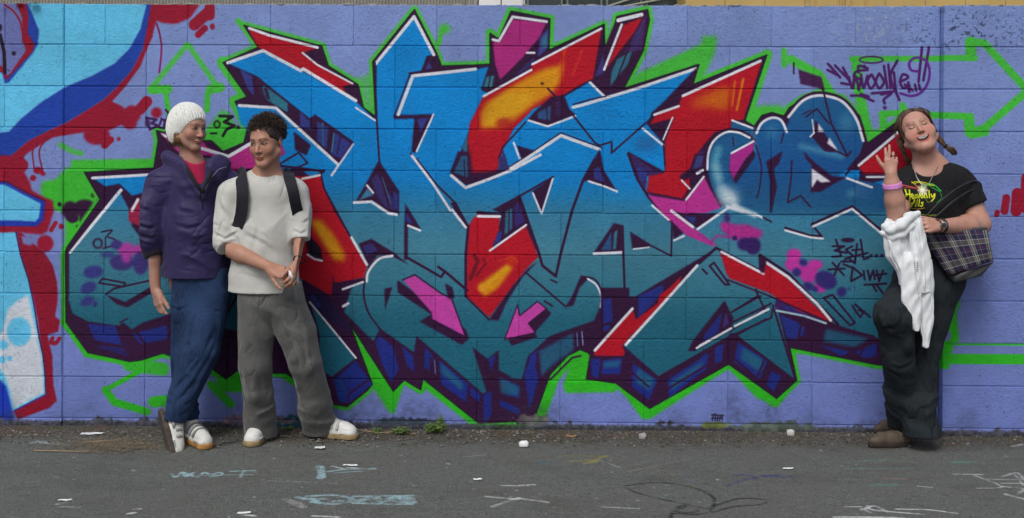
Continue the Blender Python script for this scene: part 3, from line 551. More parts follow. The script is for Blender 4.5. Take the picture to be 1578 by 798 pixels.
# materials ---------------------------------------------------------
def lin(c): return tuple((x/255./12.92) if x/255. <= .04045 else ((x/255.+.055)/1.055)**2.4 for x in c)
class NT:
    def __init__(self, name, rough=.8):
        self.m = bpy.data.materials.new(name); self.m.use_nodes = True; self.t = self.m.node_tree
        self.b = self.t.nodes['Principled BSDF']; self.b.inputs['Roughness'].default_value = rough
        self.b.inputs['Specular IOR Level'].default_value = .3
    def n(self, typ, **k):
        x = self.t.nodes.new(typ)
        for a, v in k.items(): setattr(x, a, v)
        return x
    def l(self, a, b): self.t.links.new(a, b)
    def val(self, sock, v):
        if hasattr(v, 'is_output') or hasattr(v, 'links'): self.l(v, sock)
        else: sock.default_value = v
    def pos(self): return self.n('ShaderNodeNewGeometry').outputs['Position']
    def obj(self): return self.n('ShaderNodeTexCoord').outputs['Object']
    def noise(self, vec, scale, detail=3, rough=.55, out='Fac'):
        x = self.n('ShaderNodeTexNoise'); self.l(vec, x.inputs['Vector']); x.inputs['Scale'].default_value = scale
        x.inputs['Detail'].default_value = detail; x.inputs['Roughness'].default_value = rough; return x.outputs[out]
    def vmul(self, vec, s):
        x = self.n('ShaderNodeVectorMath', operation='MULTIPLY'); self.l(vec, x.inputs[0]); x.inputs[1].default_value = s; return x.outputs[0]
    def math(self, op, a, b=0.0, c=None, clamp=False):
        x = self.n('ShaderNodeMath', operation=op); x.use_clamp = clamp
        self.val(x.inputs[0], a); self.val(x.inputs[1], b)
        if c is not None: self.val(x.inputs[2], c)
        return x.outputs[0]
    def mix(self, f, a, b, typ='MIX'):
        x = self.n('ShaderNodeMix', data_type='RGBA', blend_type=typ)
        self.val(x.inputs[0], f)
        for s, v in ((x.inputs[6], a), (x.inputs[7], b)):
            if isinstance(v, tuple): s.default_value = (*v, 1)
            else: self.l(v, s)
        return x.outputs[2]
    def rng(self, v, a, b, c=0.0, d=1.0):
        x = self.n('ShaderNodeMapRange'); self.l(v, x.inputs[0])
        for i, q in enumerate((a, b, c, d)): x.inputs[i+1].default_value = q
        return x.outputs[0]
    def sep(self, v): 
        x = self.n('ShaderNodeSeparateXYZ'); self.l(v, x.inputs[0]); return x.outputs
    def comb(self, x_, y_, z_):
        x = self.n('ShaderNodeCombineXYZ')
        for i, q in enumerate((x_, y_, z_)): self.val(x.inputs[i], q)
        return x.outputs[0]
    def bump(self, h, dist, strength=1.0, nrm=None):
        x = self.n('ShaderNodeBump'); self.l(h, x.inputs['Height']); x.inputs['Distance'].default_value = dist; x.inputs['Strength'].default_value = strength
        if nrm is not None: self.l(nrm, x.inputs['Normal'])
        self.l(x.outputs[0], self.b.inputs['Normal']); return x.outputs[0]
    def col(self, c):
        if isinstance(c, tuple): self.b.inputs['Base Color'].default_value = (*c, 1)
        else: self.l(c, self.b.inputs['Base Color'])
    def img(self, image, vec, ext='EXTEND'):
        x = self.n('ShaderNodeTexImage'); x.image = image; x.extension = ext; x.interpolation = 'Cubic'; self.l(vec, x.inputs[0]); return x
    def folds(self, p, stretch, scale, dist, strength=1.0):
        """creased cloth relief: ridged noise drawn out along the folds, bent by a slower one"""
        w = self.n('ShaderNodeTexNoise'); self.l(p, w.inputs['Vector']); w.inputs['Scale'].default_value = 4.5; w.inputs['Detail'].default_value = 1
        wv = self.n('ShaderNodeVectorMath', operation='MULTIPLY_ADD'); self.l(w.outputs['Color'], wv.inputs[0]); wv.inputs[1].default_value = (.16, .16, .16); self.l(p, wv.inputs[2])
        q = self.vmul(wv.outputs[0], stretch); hs = None
        for k, a in ((1.0, 1.0), (2.3, .22)):
            r = self.math('ABSOLUTE', self.math('SUBTRACT', self.noise(q, scale*k, 1, .5), .5)); r = self.math('POWER', self.math('MULTIPLY', r, 2.0), .7); r = self.math('MULTIPLY', r, a); hs = r if hs is None else self.math('ADD', hs, r)
        msk = self.rng(self.noise(p, 7, 1), .44, .68, .12, 1.0)
        x = self.n('ShaderNodeBump'); self.l(self.math('MULTIPLY', hs, msk), x.inputs['Height']); x.inputs['Distance'].default_value = dist; x.inputs['Strength'].default_value = strength
        return x.outputs[0]
def s2l(a): return np.where(a <= .04045, a/12.92, ((a+.055)/1.055)**2.4)
def make_image(name, rgb, alpha=None, gain=1.0):
    """rgb: sRGB-like values top row first -> linear float image"""
    h, w = rgb.shape[:2]
    im = bpy.data.images.new(name, w, h, alpha=True, float_buffer=True); im.colorspace_settings.name = 'Linear Rec.709'
    im.alpha_mode = 'CHANNEL_PACKED'
    px = np.ones((h, w, 4), np.float32); px[..., :3] = s2l(np.clip(rgb, 0, 1))*gain
    if alpha is not None: px[..., 3] = alpha
    im.pixels.foreach_set(px[::-1].ravel()); im.update(); im.pack()
    return im
def cloth(name, c, rough=.9, weave=900, fold=None, var=.12, c2=None, patch=6):
    m = NT(name, rough); p = m.obj()
    n1 = m.noise(p, patch, 3); n2 = m.noise(p, 120, 2)
    c2 = c2 or tuple(x*.6 for x in c)
    base = m.mix(m.rng(n1, .3, .7, 0, var*3), c, c2); base = m.mix(m.rng(n2, .2, .8, 0, .35), base, tuple(x*.75 for x in c))
    m.col(base); h = m.noise(p, weave, 1); h2 = m.noise(p, 45, 2)
    hh = m.math('ADD', h, m.math('MULTIPLY', h2, 1.5))
    m.bump(hh, .0012, .5, m.folds(p, *fold) if fold else None); m.b.inputs['Sheen Weight'].default_value = .12
    return m.m
def plain(name, c, rough=.6, var=.15, scale=30, bump=.0, metal=0):
    m = NT(name, rough); p = m.obj(); n = m.noise(p, scale, 3)
    m.col(m.mix(m.rng(n, .3, .7, 0, 1), tuple(x*(1-var) for x in c), tuple(min(1, x*(1+var)) for x in c)))
    if bump: m.bump(m.noise(p, scale*6, 2), bump, .6)
    m.b.inputs['Metallic'].default_value = metal
    return m.m
# ------------------------------------------------------------------ ground
def chalk_image():
    S = 330.0; X0, X1, Y0, Y1 = -3.0, 3.0, -1.75, 0.0
    w, h = int((X1-X0)*S), int((Y1-Y0)*S)
    def tf(p):
        return np.array([((q[0]-X0)*S, (Y1-q[1])*S) for q in (G(a, min(c, 830)) for a, c in p)])
    cv = Canvas(h, w, tf, 1.0)
    rg = random.Random(5)
    WH = (214, 220, 220); CB = (172, 206, 214)
    def st(s, wd, c=WH, a=.6, sm=True): cv.line(T(s), wd*.95, c, soft=2.2, a=a, smooth=sm)
    for s, wd, c, a in (
        ('C 780,595 800,612 830,592 850,612 880,590 870,605 900,612 930,590 960,600 1000,590 1010,600 960,610', 5, CB, .6), ('C 830,606 1150,600', 3, CB, .5), ('C 1050,585 1160,582', 5, CB, .6), ('C 1110,582 1095,612', 5, CB, .55), ('C 830,590 870,604', 8, CB, .6),
        ('O 268,560 282,590 275,615', 11, CB, .55), ('O 282,565 290,612', 9, CB, .5), ('O 320,585 400,575 520,572', 9, CB, .5), ('O 330,562 380,572', 4, WH, .9), ('O 400,566 445,570', 5, WH, .9), ('O 340,594 470,584', 4, CB, .5),
        ('O 122,715 200,750', 12, (170, 172, 168), .5), ('O 175,705 260,722', 9, CB, .6), ('O 220,700 320,696 400,704 420,716 340,724', 8, CB, .65), ('O 240,728 330,736 410,726', 8, CB, .65), ('O 440,725 520,706 560,722 620,706 690,712', 12, CB, .6), ('O 430,700 700,698', 6, CB, .6), ('O 430,732 690,735', 7, CB, .6), ('O 600,712 690,726', 16, CB, .55), ('O 205,712 300,714', 8, CB, .6),
        ('O 1030,700 1120,708 1180,712', 5, WH, .6), ('O 1060,745 1130,720 1180,706', 6, WH, .55), ('Q 0,708 130,726', 5, WH, .6), ('O 1105,650 1180,652', 5, WH, .6), ('Q 0,650 70,645', 5, WH, .6), ('Q 375,745 545,752', 4, WH, .6), ('Q 480,590 780,528', 3, (150, 142, 134), .55), ('O 40,628 350,640', 3, WH, .25), ('Q 350,530 460,568', 3, WH, .35), ('O 930,520 1030,510', 3, WH, .35),
        ('N 370,745 440,745', 3, WH, .7), ('N 440,760 500,742 560,768', 5, WH, .65), ('N 470,742 500,760 720,780', 5, WH, .65), ('N 600,755 740,760 875,776', 4, WH, .75), ('N 320,792 630,796', 6, WH, .75), ('N 440,752 480,770', 5, WH, .5),
        ('N 862,598 990,600', 4, WH, .55), ('N 960,605 1080,655 970,662', 4, WH, .5), ('N 1080,610 1150,592 1180,622', 5, WH, .5), ('N 1000,620 1180,625', 3, WH, .45), ('N 1100,690 1180,712', 7, WH, .5), ('N 1080,640 1180,640', 4, WH, .5), ('N 1090,655 1180,665 1150,690', 5, WH, .5), ('N 700,652 765,658', 4, WH, .6), ('N 1140,600 1180,650', 3, WH, .5), ('N 1130,470 1175,462', 6, WH, .4),
        ('N 370,575 500,572 680,570', 5, (110, 150, 130), .5), ('N 380,548 520,535 690,545', 8, (110, 150, 130), .35), ('N 480,650 590,645', 13, (100, 160, 140), .4), ('N 850,543 950,543', 10, (100, 160, 130), .4), ('N 550,618 640,620', 4, (170, 130, 120), .5), ('N 360,625 450,620', 8, (110, 140, 120), .3),
        ('Q 950,650 1040,620 1180,600', 7, (60, 70, 130), .5), ('Q 980,605 1040,600 1080,620', 7, (60, 70, 130), .45), ('N 0,605 130,612', 12, (62, 66, 120), .4), ('Q 1090,580 1180,575', 6, (70, 80, 130), .35), ('Q 820,580 900,590', 8, (80, 84, 110), .3),
        ('Q 235,540 330,535 400,515', 6, (170, 160, 60), .55), ('Q 300,548 350,540', 10, (170, 165, 60), .5), ('Q 215,515 420,520', 8, (130, 130, 80), .4), ('Q 560,545 600,535', 4, (90, 140, 120), .5), ('Q 630,702 655,705', 6, (90, 170, 140), .6), ('Q 80,545 130,550', 9, (70, 120, 150), .35), ('Q 750,615 790,630', 10, (120, 120, 150), .35),
        ('C 150,455 280,460', 12, CB, .3), ('C 170,450 260,465', 6, (190, 196, 196), .5), ('C 262,735 320,718', 7, WH, .55), ('C 265,748 365,750', 3, WH, .4), ('C 585,780 612,776', 6, WH, .8), ('C 1095,782 1160,790', 6, WH, .7), ('O 245,790 360,796', 6, WH, .6), ('C 610,760 640,758', 5, WH, .6)):
        st(s, wd, c, a)
    for s in ('Q 480,650 620,636 780,655 880,700 885,740 850,775 760,780 720,760 740,740 800,750 805,768 700,778', 'Q 480,655 560,690 720,725 880,760', 'Q 880,745 1000,710 1120,715 1100,735 980,745 880,770', 'Q 690,798 700,770 760,745'):
        cv.line(T(s), 5, (34, 34, 36), soft=2.5, a=.6, smooth=True)
    # scattered specks of paint, bird lime and grit
    for i in range(420):
        x, y = rg.uniform(0, 1578), 668+130*rg.random()**.8
        r = rg.choice((.6, .7, .8, .9, 1.0, 1.2, 1.8))
        cv.blob(x, y, r*1.3, r*.6, rg.choice(((180, 180, 176), (150, 150, 146), (200, 202, 200), (130, 120, 108))), ang=rg.uniform(-20, 20), soft=.8, a=rg.uniform(.3, .85))
    grain = vnoise(h, w, 2.2, 50)*.6+vnoise(h, w, 5, 51)*.4
    al = np.clip(cv.al*1.35, 0, 1)*np.clip((grain*.6+vnoise(h, w, 14, 52)*.4-.20)*2.6, 0, 1)
    safe = cv.rgb/np.maximum(cv.al, 1e-3)[..., None]
    return make_image('chalk', np.clip(safe, 0, 1), al, 1.0), (X0, X1, Y0, Y1)

def ground():
    im, (X0, X1, Y0, Y1) = chalk_image()
    m = NT('asphalt', .92); p = m.pos(); s = m.sep(p)
    fine = m.noise(p, 130, 4, .8); mid = m.noise(p, 38, 4); big = m.noise(p, 2.2, 4)
    vor = m.n('ShaderNodeTexVoronoi'); m.l(p, vor.inputs['Vector']); vor.inputs['Scale'].default_value = 170
    stone = m.rng(vor.outputs['Distance'], .1, .5)
    c = m.mix(m.rng(fine, .34, .66), (.070, .078, .072), (.275, .29, .27))
    c = m.mix(m.rng(mid, .35, .7, 0, .5), c, (.095, .10, .094)); c = m.mix(m.rng(big, .4, .65, 0, .5), c, (.15, .15, .14)); c = m.mix(m.rng(m.noise(m.vmul(p, (1, 2.2, 1)), 1.6, 5, .7), .50, .72, 0, .55), c, (.085, .088, .075)); c = m.mix(m.rng(m.noise(p, 14, 4, .7), .56, .72, 0, .5), c, (.07, .072, .07))
    spk = m.noise(p, 420, 1); c = m.mix(m.rng(spk, .64, .70, 0, .7), c, (.42, .42, .40)); c = m.mix(m.rng(m.noise(p, 210, 1), .66, .72, 0, .7), c, (.03, .03, .03))
    # dirt and moss collected at the wall foot
    yy = m.math('ADD', s[1], m.math('MULTIPLY', m.math('SUBTRACT', m.noise(p, 6, 6, .75), .5), .50))
    dirt = m.rng(yy, -.32, -.14, 0, 1)
    dcol = m.mix(m.rng(m.noise(p, 60, 3), .35, .65), (.028, .024, .019), (.15, .125, .105)); moss = m.mix(m.rng(m.noise(p, 9, 3), .50, .64, 0, .75), dcol, (.075, .07, .022)); moss = m.mix(m.rng(m.noise(p, 5, 3), .56, .68, 0, .6), moss, (.12, .055, .035)); moss = m.mix(m.rng(m.noise(p, 150, 2), .62, .70, 0, .8), moss, (.34, .31, .28))
    c = m.mix(m.math('MULTIPLY', dirt, .85), c, moss)
    vx = m.rng(s[0], X0, X1); vy = m.rng(s[1], Y0, Y1)
    t = m.img(im, m.comb(vx, vy, 0.0), 'CLIP')
    c = m.mix(t.outputs['Alpha'], c, t.outputs['Color'])
    m.col(c)
    h = m.math('ADD', m.math('MULTIPLY', fine, 1.0), m.math('MULTIPLY', stone, .6)); h = m.math('ADD', h, m.math('MULTIPLY', mid, 1.5))
    m.bump(h, .008, 1.0)
    bm = bmesh.new(); 
    # gently uneven sheet near the wall, flat far sheet as one mesh
    xs = [-300, -60, -12]+[-4+.1*i for i in range(81)]+[12, 60, 300]; ys = [-300, -60, -12]+[-3+.1*i for i in range(31)]+[.1, .5, 4, 12, 60, 300]
    rg = random.Random(2); V = []
    for y in ys:
        for x in xs:
            near = abs(x) < 4 and -3 < y <= 0.0
            z = (math.sin(x*1.7)*math.cos(y*2.3)*.002 + rg.uniform(-.0015, .0015)) if near else 0
            if near and y > -.12: z += .004
            V.append((x, y, z))
    n = len(xs); F = [(j*n+i, j*n+i+1, (j+1)*n+i+1, (j+1)*n+i) for j in range(len(ys)-1) for i in range(n-1)]
    o = link('asphalt_ground', mesh('asphalt_ground', V, F), m.m); bm.free()
    tag(o, 'grey weathered asphalt with chalk scribbles in front of the painted wall', kind='structure')
ground()

# ------------------------------------------------------------------ the block wall
def wall():
    arr, (X0, X1, Z1) = mural_array()
    im = make_image('mural_paint', arr, None, WGAIN)
    m = NT('painted_block', .62); p = m.pos(); s = m.sep(p)
    t = m.img(im, m.comb(m.rng(s[0], X0, X1), m.rng(s[2], 0, Z1), 0.0))
    oi = m.n('ShaderNodeObjectInfo'); tone = m.rng(oi.outputs['Random'], 0, 1, .93, 1.05)
    c = m.mix(1.0, t.outputs['Color'], m.comb(tone, tone, tone), 'MULTIPLY')
    nz = m.n('ShaderNodeNewGeometry').outputs['Normal']; up = m.math('MULTIPLY', m.rng(m.sep(nz)[2], .6, .9), m.rng(s[2], 2.03, 2.034))
    c = m.mix(up, c, (.30, .30, .29))
    gap = m.rng(s[1], 0, .0035, 0, 1)
    m.col(c)
    f = m.noise(p, 240, 3, .65); g = m.noise(p, 70, 3, .6); v = m.noise(p, 110, 2)
    pit = m.rng(v, .27, .36, -1.6, 0)
    h = m.math('ADD', m.math('ADD', f, m.math('MULTIPLY', g, 1.2)), pit)
    m.bump(h, .0045, .75); m.b.inputs['Specular IOR Level'].default_value = .2
    pm = m.m
    w = thing('block_wall', 'concrete block wall covered with a big blue and red graffiti piece on lavender', 'wall', (0, 0, 0))
    cache = {}
    rg = random.Random(11)
    def block(x0, x1, r, y):
        J = .0024; L = round(x1-x0, 3); k = (L, rg.randrange(3)); z = .04+.2*(10-r)
        if k not in cache:
            bm = bmesh.new(); add_box(bm, (J*.6, 0, J*1.3), (L-J*.6, .19, .2-J*1.3), .0024)
            rr = random.Random(hash((L, k[1])) & 255)
            for v in bm.verts:
                if v.co.y < .01: v.co.x += rr.uniform(-.0008, .0008); v.co.z += rr.uniform(-.0012, .0012); v.co.y += rr.uniform(0, .0012)
            me = bpy.data.meshes.new('block'); bm.normal_update(); bm.to_mesh(me); bm.free(); me.materials.append(pm); cache[k] = me
        o = bpy.data.objects.new('block', cache[k]); COL.objects.link(o); o.parent = w; o.location = (x0, y+rg.uniform(0, .0015), z)
    typ = 'ABBAABAABB'
    for r in range(1, 11):
        xs = [XL] + ([XL+.2+.4*i for i in range(11)] if typ[r-1] == 'A' else [XL+.4*i for i in range(1, 11)]) + [XR]
        xs = sorted(set(round(x, 3) for x in xs))
        for a, b in zip(xs, xs[1:]): block(a, b, r, 0)
        xs = [XL, XL-.284, XL-.684, XL-1.084, XL-1.484] if r not in (2, 4) else [XL, XL-.4, XL-.8, XL-1.2, XL-1.484]
        for a, b in zip(xs, xs[1:]): block(b, a, r, -BAYL)
        xs = [XR, XR+.4, XR+.8, XR+1.2, XR+1.5] if typ[r-1] == 'A' else [XR, XR+.6, XR+1.0, XR+1.5]
        if typ[r-1] == 'B': xs = [XR, XR+.4, XR+.8, XR+1.2, XR+1.5] if r % 2 else [XR, XR+.4, XR+.8, XR+1.2, XR+1.5]
        for a, b in zip(xs, xs[1:]): block(a, b, r, -BAY)
    # mortar core, recessed behind the faces, and the footing the blocks stand on
    bm = bmesh.new()
    add_box(bm, (XL+.002, .0055, .03), (XR-.002, .186, 2.035)); add_box(bm, (XL-1.48, -BAYL+.0055, .03), (XL+.0015, .186, 2.035)); add_box(bm, (XR+.0035, -BAY+.0055, .03), (XR+1.49, .186, 2.035))
    from_bm('mortar', bm, pm, w)
    bm = bmesh.new(); rr = random.Random(4)
    for a, b, y in ((XL, XR, 0.006), (XL-1.484, XL, -BAYL+.004), (XR, XR+1.5, -BAY+.004)):
        n = int((b-a)/.05); 
        top = [(a+(b-a)*i/n) for i in range(n+1)]
        vs = [[bm.verts.new((x, y-.002-rr.uniform(0, .006)*(j < 2), z)) for x in top] for j, z in enumerate((-.05, .012, .0392))]
        vb = [bm.verts.new((x, .19, .0392)) for x in top]
        for j in range(2):
            for i in range(n): bm.faces.new((vs[j][i], vs[j][i+1], vs[j+1][i+1], vs[j+1][i]))
        for i in range(n): bm.faces.new((vs[2][i], vs[2][i+1], vb[i+1], vb[i]))
    from_bm('footing', bm, pm, w, True)
    # ragged mortar crumbs along the top of the wall
    bm = bmesh.new()
    for i in range(150):
        x = rr.uniform(-3.5, 3.5); yb = 0 if XL < x < XR else -BAY
        r_ = rr.uniform(.004, .011); mt = Matrix.Translation((x, yb+rr.uniform(.006, .03), 2.0385)) @ Matrix.Diagonal((rr.uniform(1, 4), 1.3, .55, 1))
        bmesh.ops.create_icosphere(bm, subdivisions=1, radius=r_, matrix=mt)
    mo = from_bm('top_mortar', bm, plain('mortar_crumbs', (.30, .29, .27), .95, .3, 60), w, True); mo['kind'] = 'stuff'
    return pm
WGAIN = 1.0
PAINTED = wall()

# ------------------------------------------------------------------ what shows over the wall
def behind():
    cor = plain('weathered_cladding', (.27, .26, .235), .7, .12, 3)
    a = P(-900, 0, 17)[0]; b = P(722, 0, 17)[0]; c2 = P(737, 0, 17)[0]
    sh = thing('corrugated_shed', 'long grey corrugated shed rising behind the left half of the wall', 'shed', (a, 17, 0))
    pitch = .062; n = int((b-a)/pitch*6); V = []; F = []
    for i in range(n+1):
        x = a+(b-a)*i/n; y = 17-.016*math.cos(2*math.pi*(x-a)/pitch)
        V += [(x, y, 0), (x, y, 4.4)]
    for i in range(n): F.append((2*i, 2*i+2, 2*i+3, 2*i+1))
    link('cladding', mesh('cladding', V, F), cor, sh)
    bm = bmesh.new(); add_box(bm, (a-.1, 16.8, 4.4), (b+.1, 23, 4.5), .01); from_bm('roof', bm, cor, sh)
    bm = bmesh.new(); add_box(bm, (a, 17.03, 0), (b, 22.9, 4.4)); from_bm('walls', bm, cor, sh)
    bm = bmesh.new(); add_box(bm, (b+.002, 16.94, 0), (c2-.01, 17.4, 4.6), .01); from_bm('corner_board', bm, plain('corner_trim', (.36, .37, .34), .7), sh)
    bm = bmesh.new()
    for k in range(2): add_box(bm, (b+.03+.05*k, 16.925, 0), (b+.05+.05*k, 16.939, 4.5))
    from_bm('trim_ribs', bm, cor, sh)
    # white outbuilding with a seam
    x0, x1, x2 = P(738, 0, 15)[0], P(772.5, 0, 15)[0], P(806, 0, 15)[0]
    wt = thing('white_outbuilding', 'bright white panelled outbuilding seen in the gap between shed and dark building', 'building', (x0, 15, 0))
    wm = plain('white_panel', (.86, .87, .88), .5, .02)
    for q0, q1 in ((x0, x1-.012), (x1+.012, x2)):
        bm = bmesh.new(); add_box(bm, (q0, 15, 0), (q1, 15.06, 4.2), .006); from_bm('panel', bm, wm, wt)
    bm = bmesh.new(); add_box(bm, (x0+.01, 15.03, 0), (x2-.01, 16.5, 4.15)); from_bm('frame', bm, plain('grey_frame', (.2, .2, .21), .6), wt)
    bm = bmesh.new(); add_box(bm, (x0-.05, 14.95, 4.2), (x2+.05, 16.55, 4.3), .01); from_bm('roof', bm, cor, wt)
    # dark building with glazing
    x0, x1 = P(809, 0, 13)[0], P(1054, 0, 13)[0]
    db = thing('dark_building', 'dark green building with window bays behind the middle of the wall', 'building', (x0, 13, 0))
    dm = plain('dark_cladding', (.035, .05, .045), .5, .35, 2.5)
    bm = bmesh.new(); add_box(bm, (x0, 13.06, 0), (x1, 18, 4.6)); from_bm('walls', bm, dm, db)
    gl = plain('dark_glass', (.03, .04, .042), .12, .4, 1.5); fr = plain('window_frame', (.16, .18, .17), .5)
    nb = 4
    for k in range(nb):
        a0 = x0+(x1-x0)*k/nb+.03; a1 = x0+(x1-x0)*(k+1)/nb-.03
        bm = bmesh.new()
        for (l_, h_) in (((a0, 13.0, 2.0), (a0+.03, 13.058, 4.2)), ((a1-.03, 13.0, 2.0), (a1, 13.058, 4.2)), ((a0+.032, 13.0, 2.0), (a1-.032, 13.058, 2.05)), ((a0+.032, 13.0, 4.15), (a1-.032, 13.058, 4.2)), ((a0+.032, 13.01, 2.92), (a1-.032, 13.058, 2.95))): add_box(bm, l_, h_)
        wf = from_bm('window', bm, fr, db)
        bm = bmesh.new(); add_box(bm, (a0+.032, 13.03, 2.06), (a1-.032, 13.05, 4.14)); from_bm('pane', bm, gl, wf)
    # stair stringers crossing the glazing
    V, F = tube([P(930, 12, 12.9), P(1010, -14, 12.9)], .02, 6); V2, F2 = tube([P(950, 12, 12.88), P(1046, -6, 12.88)], .018, 6)
    me = mesh('stair_rail', V+V2, F+[tuple(i+len(V) for i in f) for f in F2]); link('stair_rail', me, plain('rail_metal', (.30, .31, .26), .5), db)
    bm = bmesh.new(); add_box(bm, (x0-.05, 12.95, 4.6), (x1+.05, 18.1, 4.75), .01); from_bm('roof', bm, dm, db)
    # tan building
    x0, x1 = P(1056, 0, 12)[0], P(2300, 0, 12)[0]
    tb = thing('tan_building', 'tan metal clad building rising behind the right half of the wall', 'building', (x0, 12, 0))
    tm = plain('tan_cladding', (.50, .35, .13), .6, .1, 1.2)
    bm = bmesh.new(); add_box(bm, (x0, 12.04, 0), (x1, 17, 4.4)); from_bm('walls', bm, tm, tb)
    for i in range(20):
        p0 = x0+i*(x1-x0)/20; bm = bmesh.new(); add_box(bm, (p0+.003, 12.0, 0), (p0+(x1-x0)/20-.003, 12.037, 4.4), .004); from_bm('panel', bm, tm, tb)
    for px in (1246, 1256, 1292, 1300, 1312, 1334):
        q = P(px, 0, 11.98)[0]; bm = bmesh.new(); add_box(bm, (q-.012, 11.97, 0), (q+.012, 11.999, 4.3), .004); from_bm('rib', bm, tm, tb)
    bm = bmesh.new(); add_box(bm, (x0-.05, 11.9, 4.4), (x1, 17.1, 4.55), .01); from_bm('roof', bm, tm, tb)
behind()
# ------------------------------------------------------------------ bodies and clothes: rounded solids melted together on a grid, skinned as one surface
def V3(p): return np.array(p, np.float64)
def unit(v): v = np.asarray(v, float); return v/np.linalg.norm(v)
class Field:
    def __init__(self, lo, hi, h):
        self.lo = V3(lo); self.h = h; self.n = np.ceil((V3(hi)-self.lo)/h).astype(int)+1
        self.F = np.full(self.n, .08, np.float32)
    def _blk(self, lo, hi):
        a = np.clip(np.floor((V3(lo)-self.lo)/self.h).astype(int), 0, self.n-1); b = np.clip(np.ceil((V3(hi)-self.lo)/self.h).astype(int)+1, 1, self.n)
        if np.any(b <= a): return None
        sl = tuple(slice(x, y) for x, y in zip(a, b))
        ax = [(self.lo[i]+self.h*np.arange(a[i], b[i])).astype(np.float32) for i in range(3)]
        return sl, ax[0][:, None, None], ax[1][None, :, None], ax[2][None, None, :]
    def add(self, fn, lo, hi, k=.02, mode='add'):
        m = .035 if mode == 'add' else k
        q = self._blk(V3(lo)-m, V3(hi)+m)
        if q is None: return
        sl, X, Y, Z = q; d = fn(X, Y, Z); f = self.F[sl]
        if mode == 'add':
            if k > 0: hh = np.clip(.5+.5*(f-d)/k, 0, 1); f[...] = f+(d-f)*hh-k*hh*(1-hh)
            else: np.minimum(f, d, out=f)
        elif mode == 'sub':
            d = -d
            if k > 0: hh = np.clip(.5-.5*(f-d)/k, 0, 1); f[...] = f+(d-f)*hh+k*hh*(1-hh)
            else: np.maximum(f, d, out=f)
        elif mode == 'disp': f += d
    def cone(self, a, b, ra, rb, k=.02, flat=None, cut=None, mode='add'):
        """round cone; flat = (axis, factor) squashes across an axis; cut = 'b' or 'ab': flat ends"""
        a, b = V3(a), V3(b); ba = b-a; L = float(ba@ba)+1e-9; u = ba/math.sqrt(L)
        if flat is not None: n = unit(flat[0]); n = unit(n-u*(n@u)); g = 1/flat[1]-1
        def fn(X, Y, Z):
            x, y, z = X-a[0], Y-a[1], Z-a[2]
            t = np.clip((x*ba[0]+y*ba[1]+z*ba[2])/L, 0, 1)
            dx, dy, dz = x-t*ba[0], y-t*ba[1], z-t*ba[2]
            if flat is not None:
                s = (dx*n[0]+dy*n[1]+dz*n[2])*g; dx, dy, dz = dx+s*n[0], dy+s*n[1], dz+s*n[2]
            d = np.sqrt(dx*dx+dy*dy+dz*dz)-(ra+(rb-ra)*t)
            if cut and 'b' in cut: d = np.maximum(d, (x-ba[0])*u[0]+(y-ba[1])*u[1]+(z-ba[2])*u[2])
            if cut and 'a' in cut: d = np.maximum(d, -(x*u[0]+y*u[1]+z*u[2]))
            return d
        r = max(ra, rb); self.add(fn, np.minimum(a, b)-r, np.maximum(a, b)+r, k, mode)
    def ell(self, c, r, R=None, k=.02, mode='add'):
        c = V3(c); r = V3(r); R = np.eye(3) if R is None else np.asarray(R)     # rows of R: local axes
        def fn(X, Y, Z):
            x, y, z = X-c[0], Y-c[1], Z-c[2]
            q = [(x*R[i, 0]+y*R[i, 1]+z*R[i, 2]) for i in range(3)]
            k0 = np.sqrt(sum((q[i]/r[i])**2 for i in range(3))); k1 = np.sqrt(sum((q[i]/r[i]**2)**2 for i in range(3)))
            return k0*(k0-1)/np.maximum(k1, 1e-4)
        e = max(r); self.add(fn, c-e, c+e, k, mode)
    def box(self, c, hsz, rnd, R=None, k=.01, mode='add'):
        c = V3(c); hs = V3(hsz)-rnd; R = np.eye(3) if R is None else np.asarray(R)
        def fn(X, Y, Z):
            x, y, z = X-c[0], Y-c[1], Z-c[2]
            q = [np.abs(x*R[i, 0]+y*R[i, 1]+z*R[i, 2])-hs[i] for i in range(3)]
            return np.sqrt(sum(np.maximum(v, 0)**2 for v in q))+np.minimum(np.maximum(np.maximum(q[0], q[1]), q[2]), 0)-rnd
        e = np.linalg.norm(hsz); self.add(fn, c-e, c+e, k, mode)
    def chain(self, pts, rads, k=.02, **kw):
        for i in range(len(pts)-1): self.cone(pts[i], pts[i+1], rads[i], rads[i+1], k, **kw)
    def crease(self, pts, w, amp, pair=True):
        """a fold: amp > 0 presses a valley in, amp < 0 raises a ridge"""
        if amp > .004 and pair:
            t = unit(V3(pts[-1])-V3(pts[0])); o = unit(np.cross(t, (0, 1, 0))); o = o if o[2] > 0 else -o
            self.crease([V3(q)+o*w*1.5 for q in pts], w*.9, -amp*.6)
        for a, b in zip(pts, pts[1:]):
            a, b = V3(a), V3(b); ba = b-a; L = float(ba@ba)+1e-9
            def fn(X, Y, Z):
                x, y, z = X-a[0], Y-a[1], Z-a[2]; t = np.clip((x*ba[0]+y*ba[1]+z*ba[2])/L, 0, 1)
                d2 = (x-t*ba[0])**2+(y-t*ba[1])**2+(z-t*ba[2])**2
                return (amp*np.exp(-d2/(w*w))*(.35+.65*np.sin(math.pi*np.clip(t*.8+.1, 0, 1)))).astype(np.float32)
            self.add(fn, np.minimum(a, b)-w*2.2, np.maximum(a, b)+w*2.2, 0, 'disp')
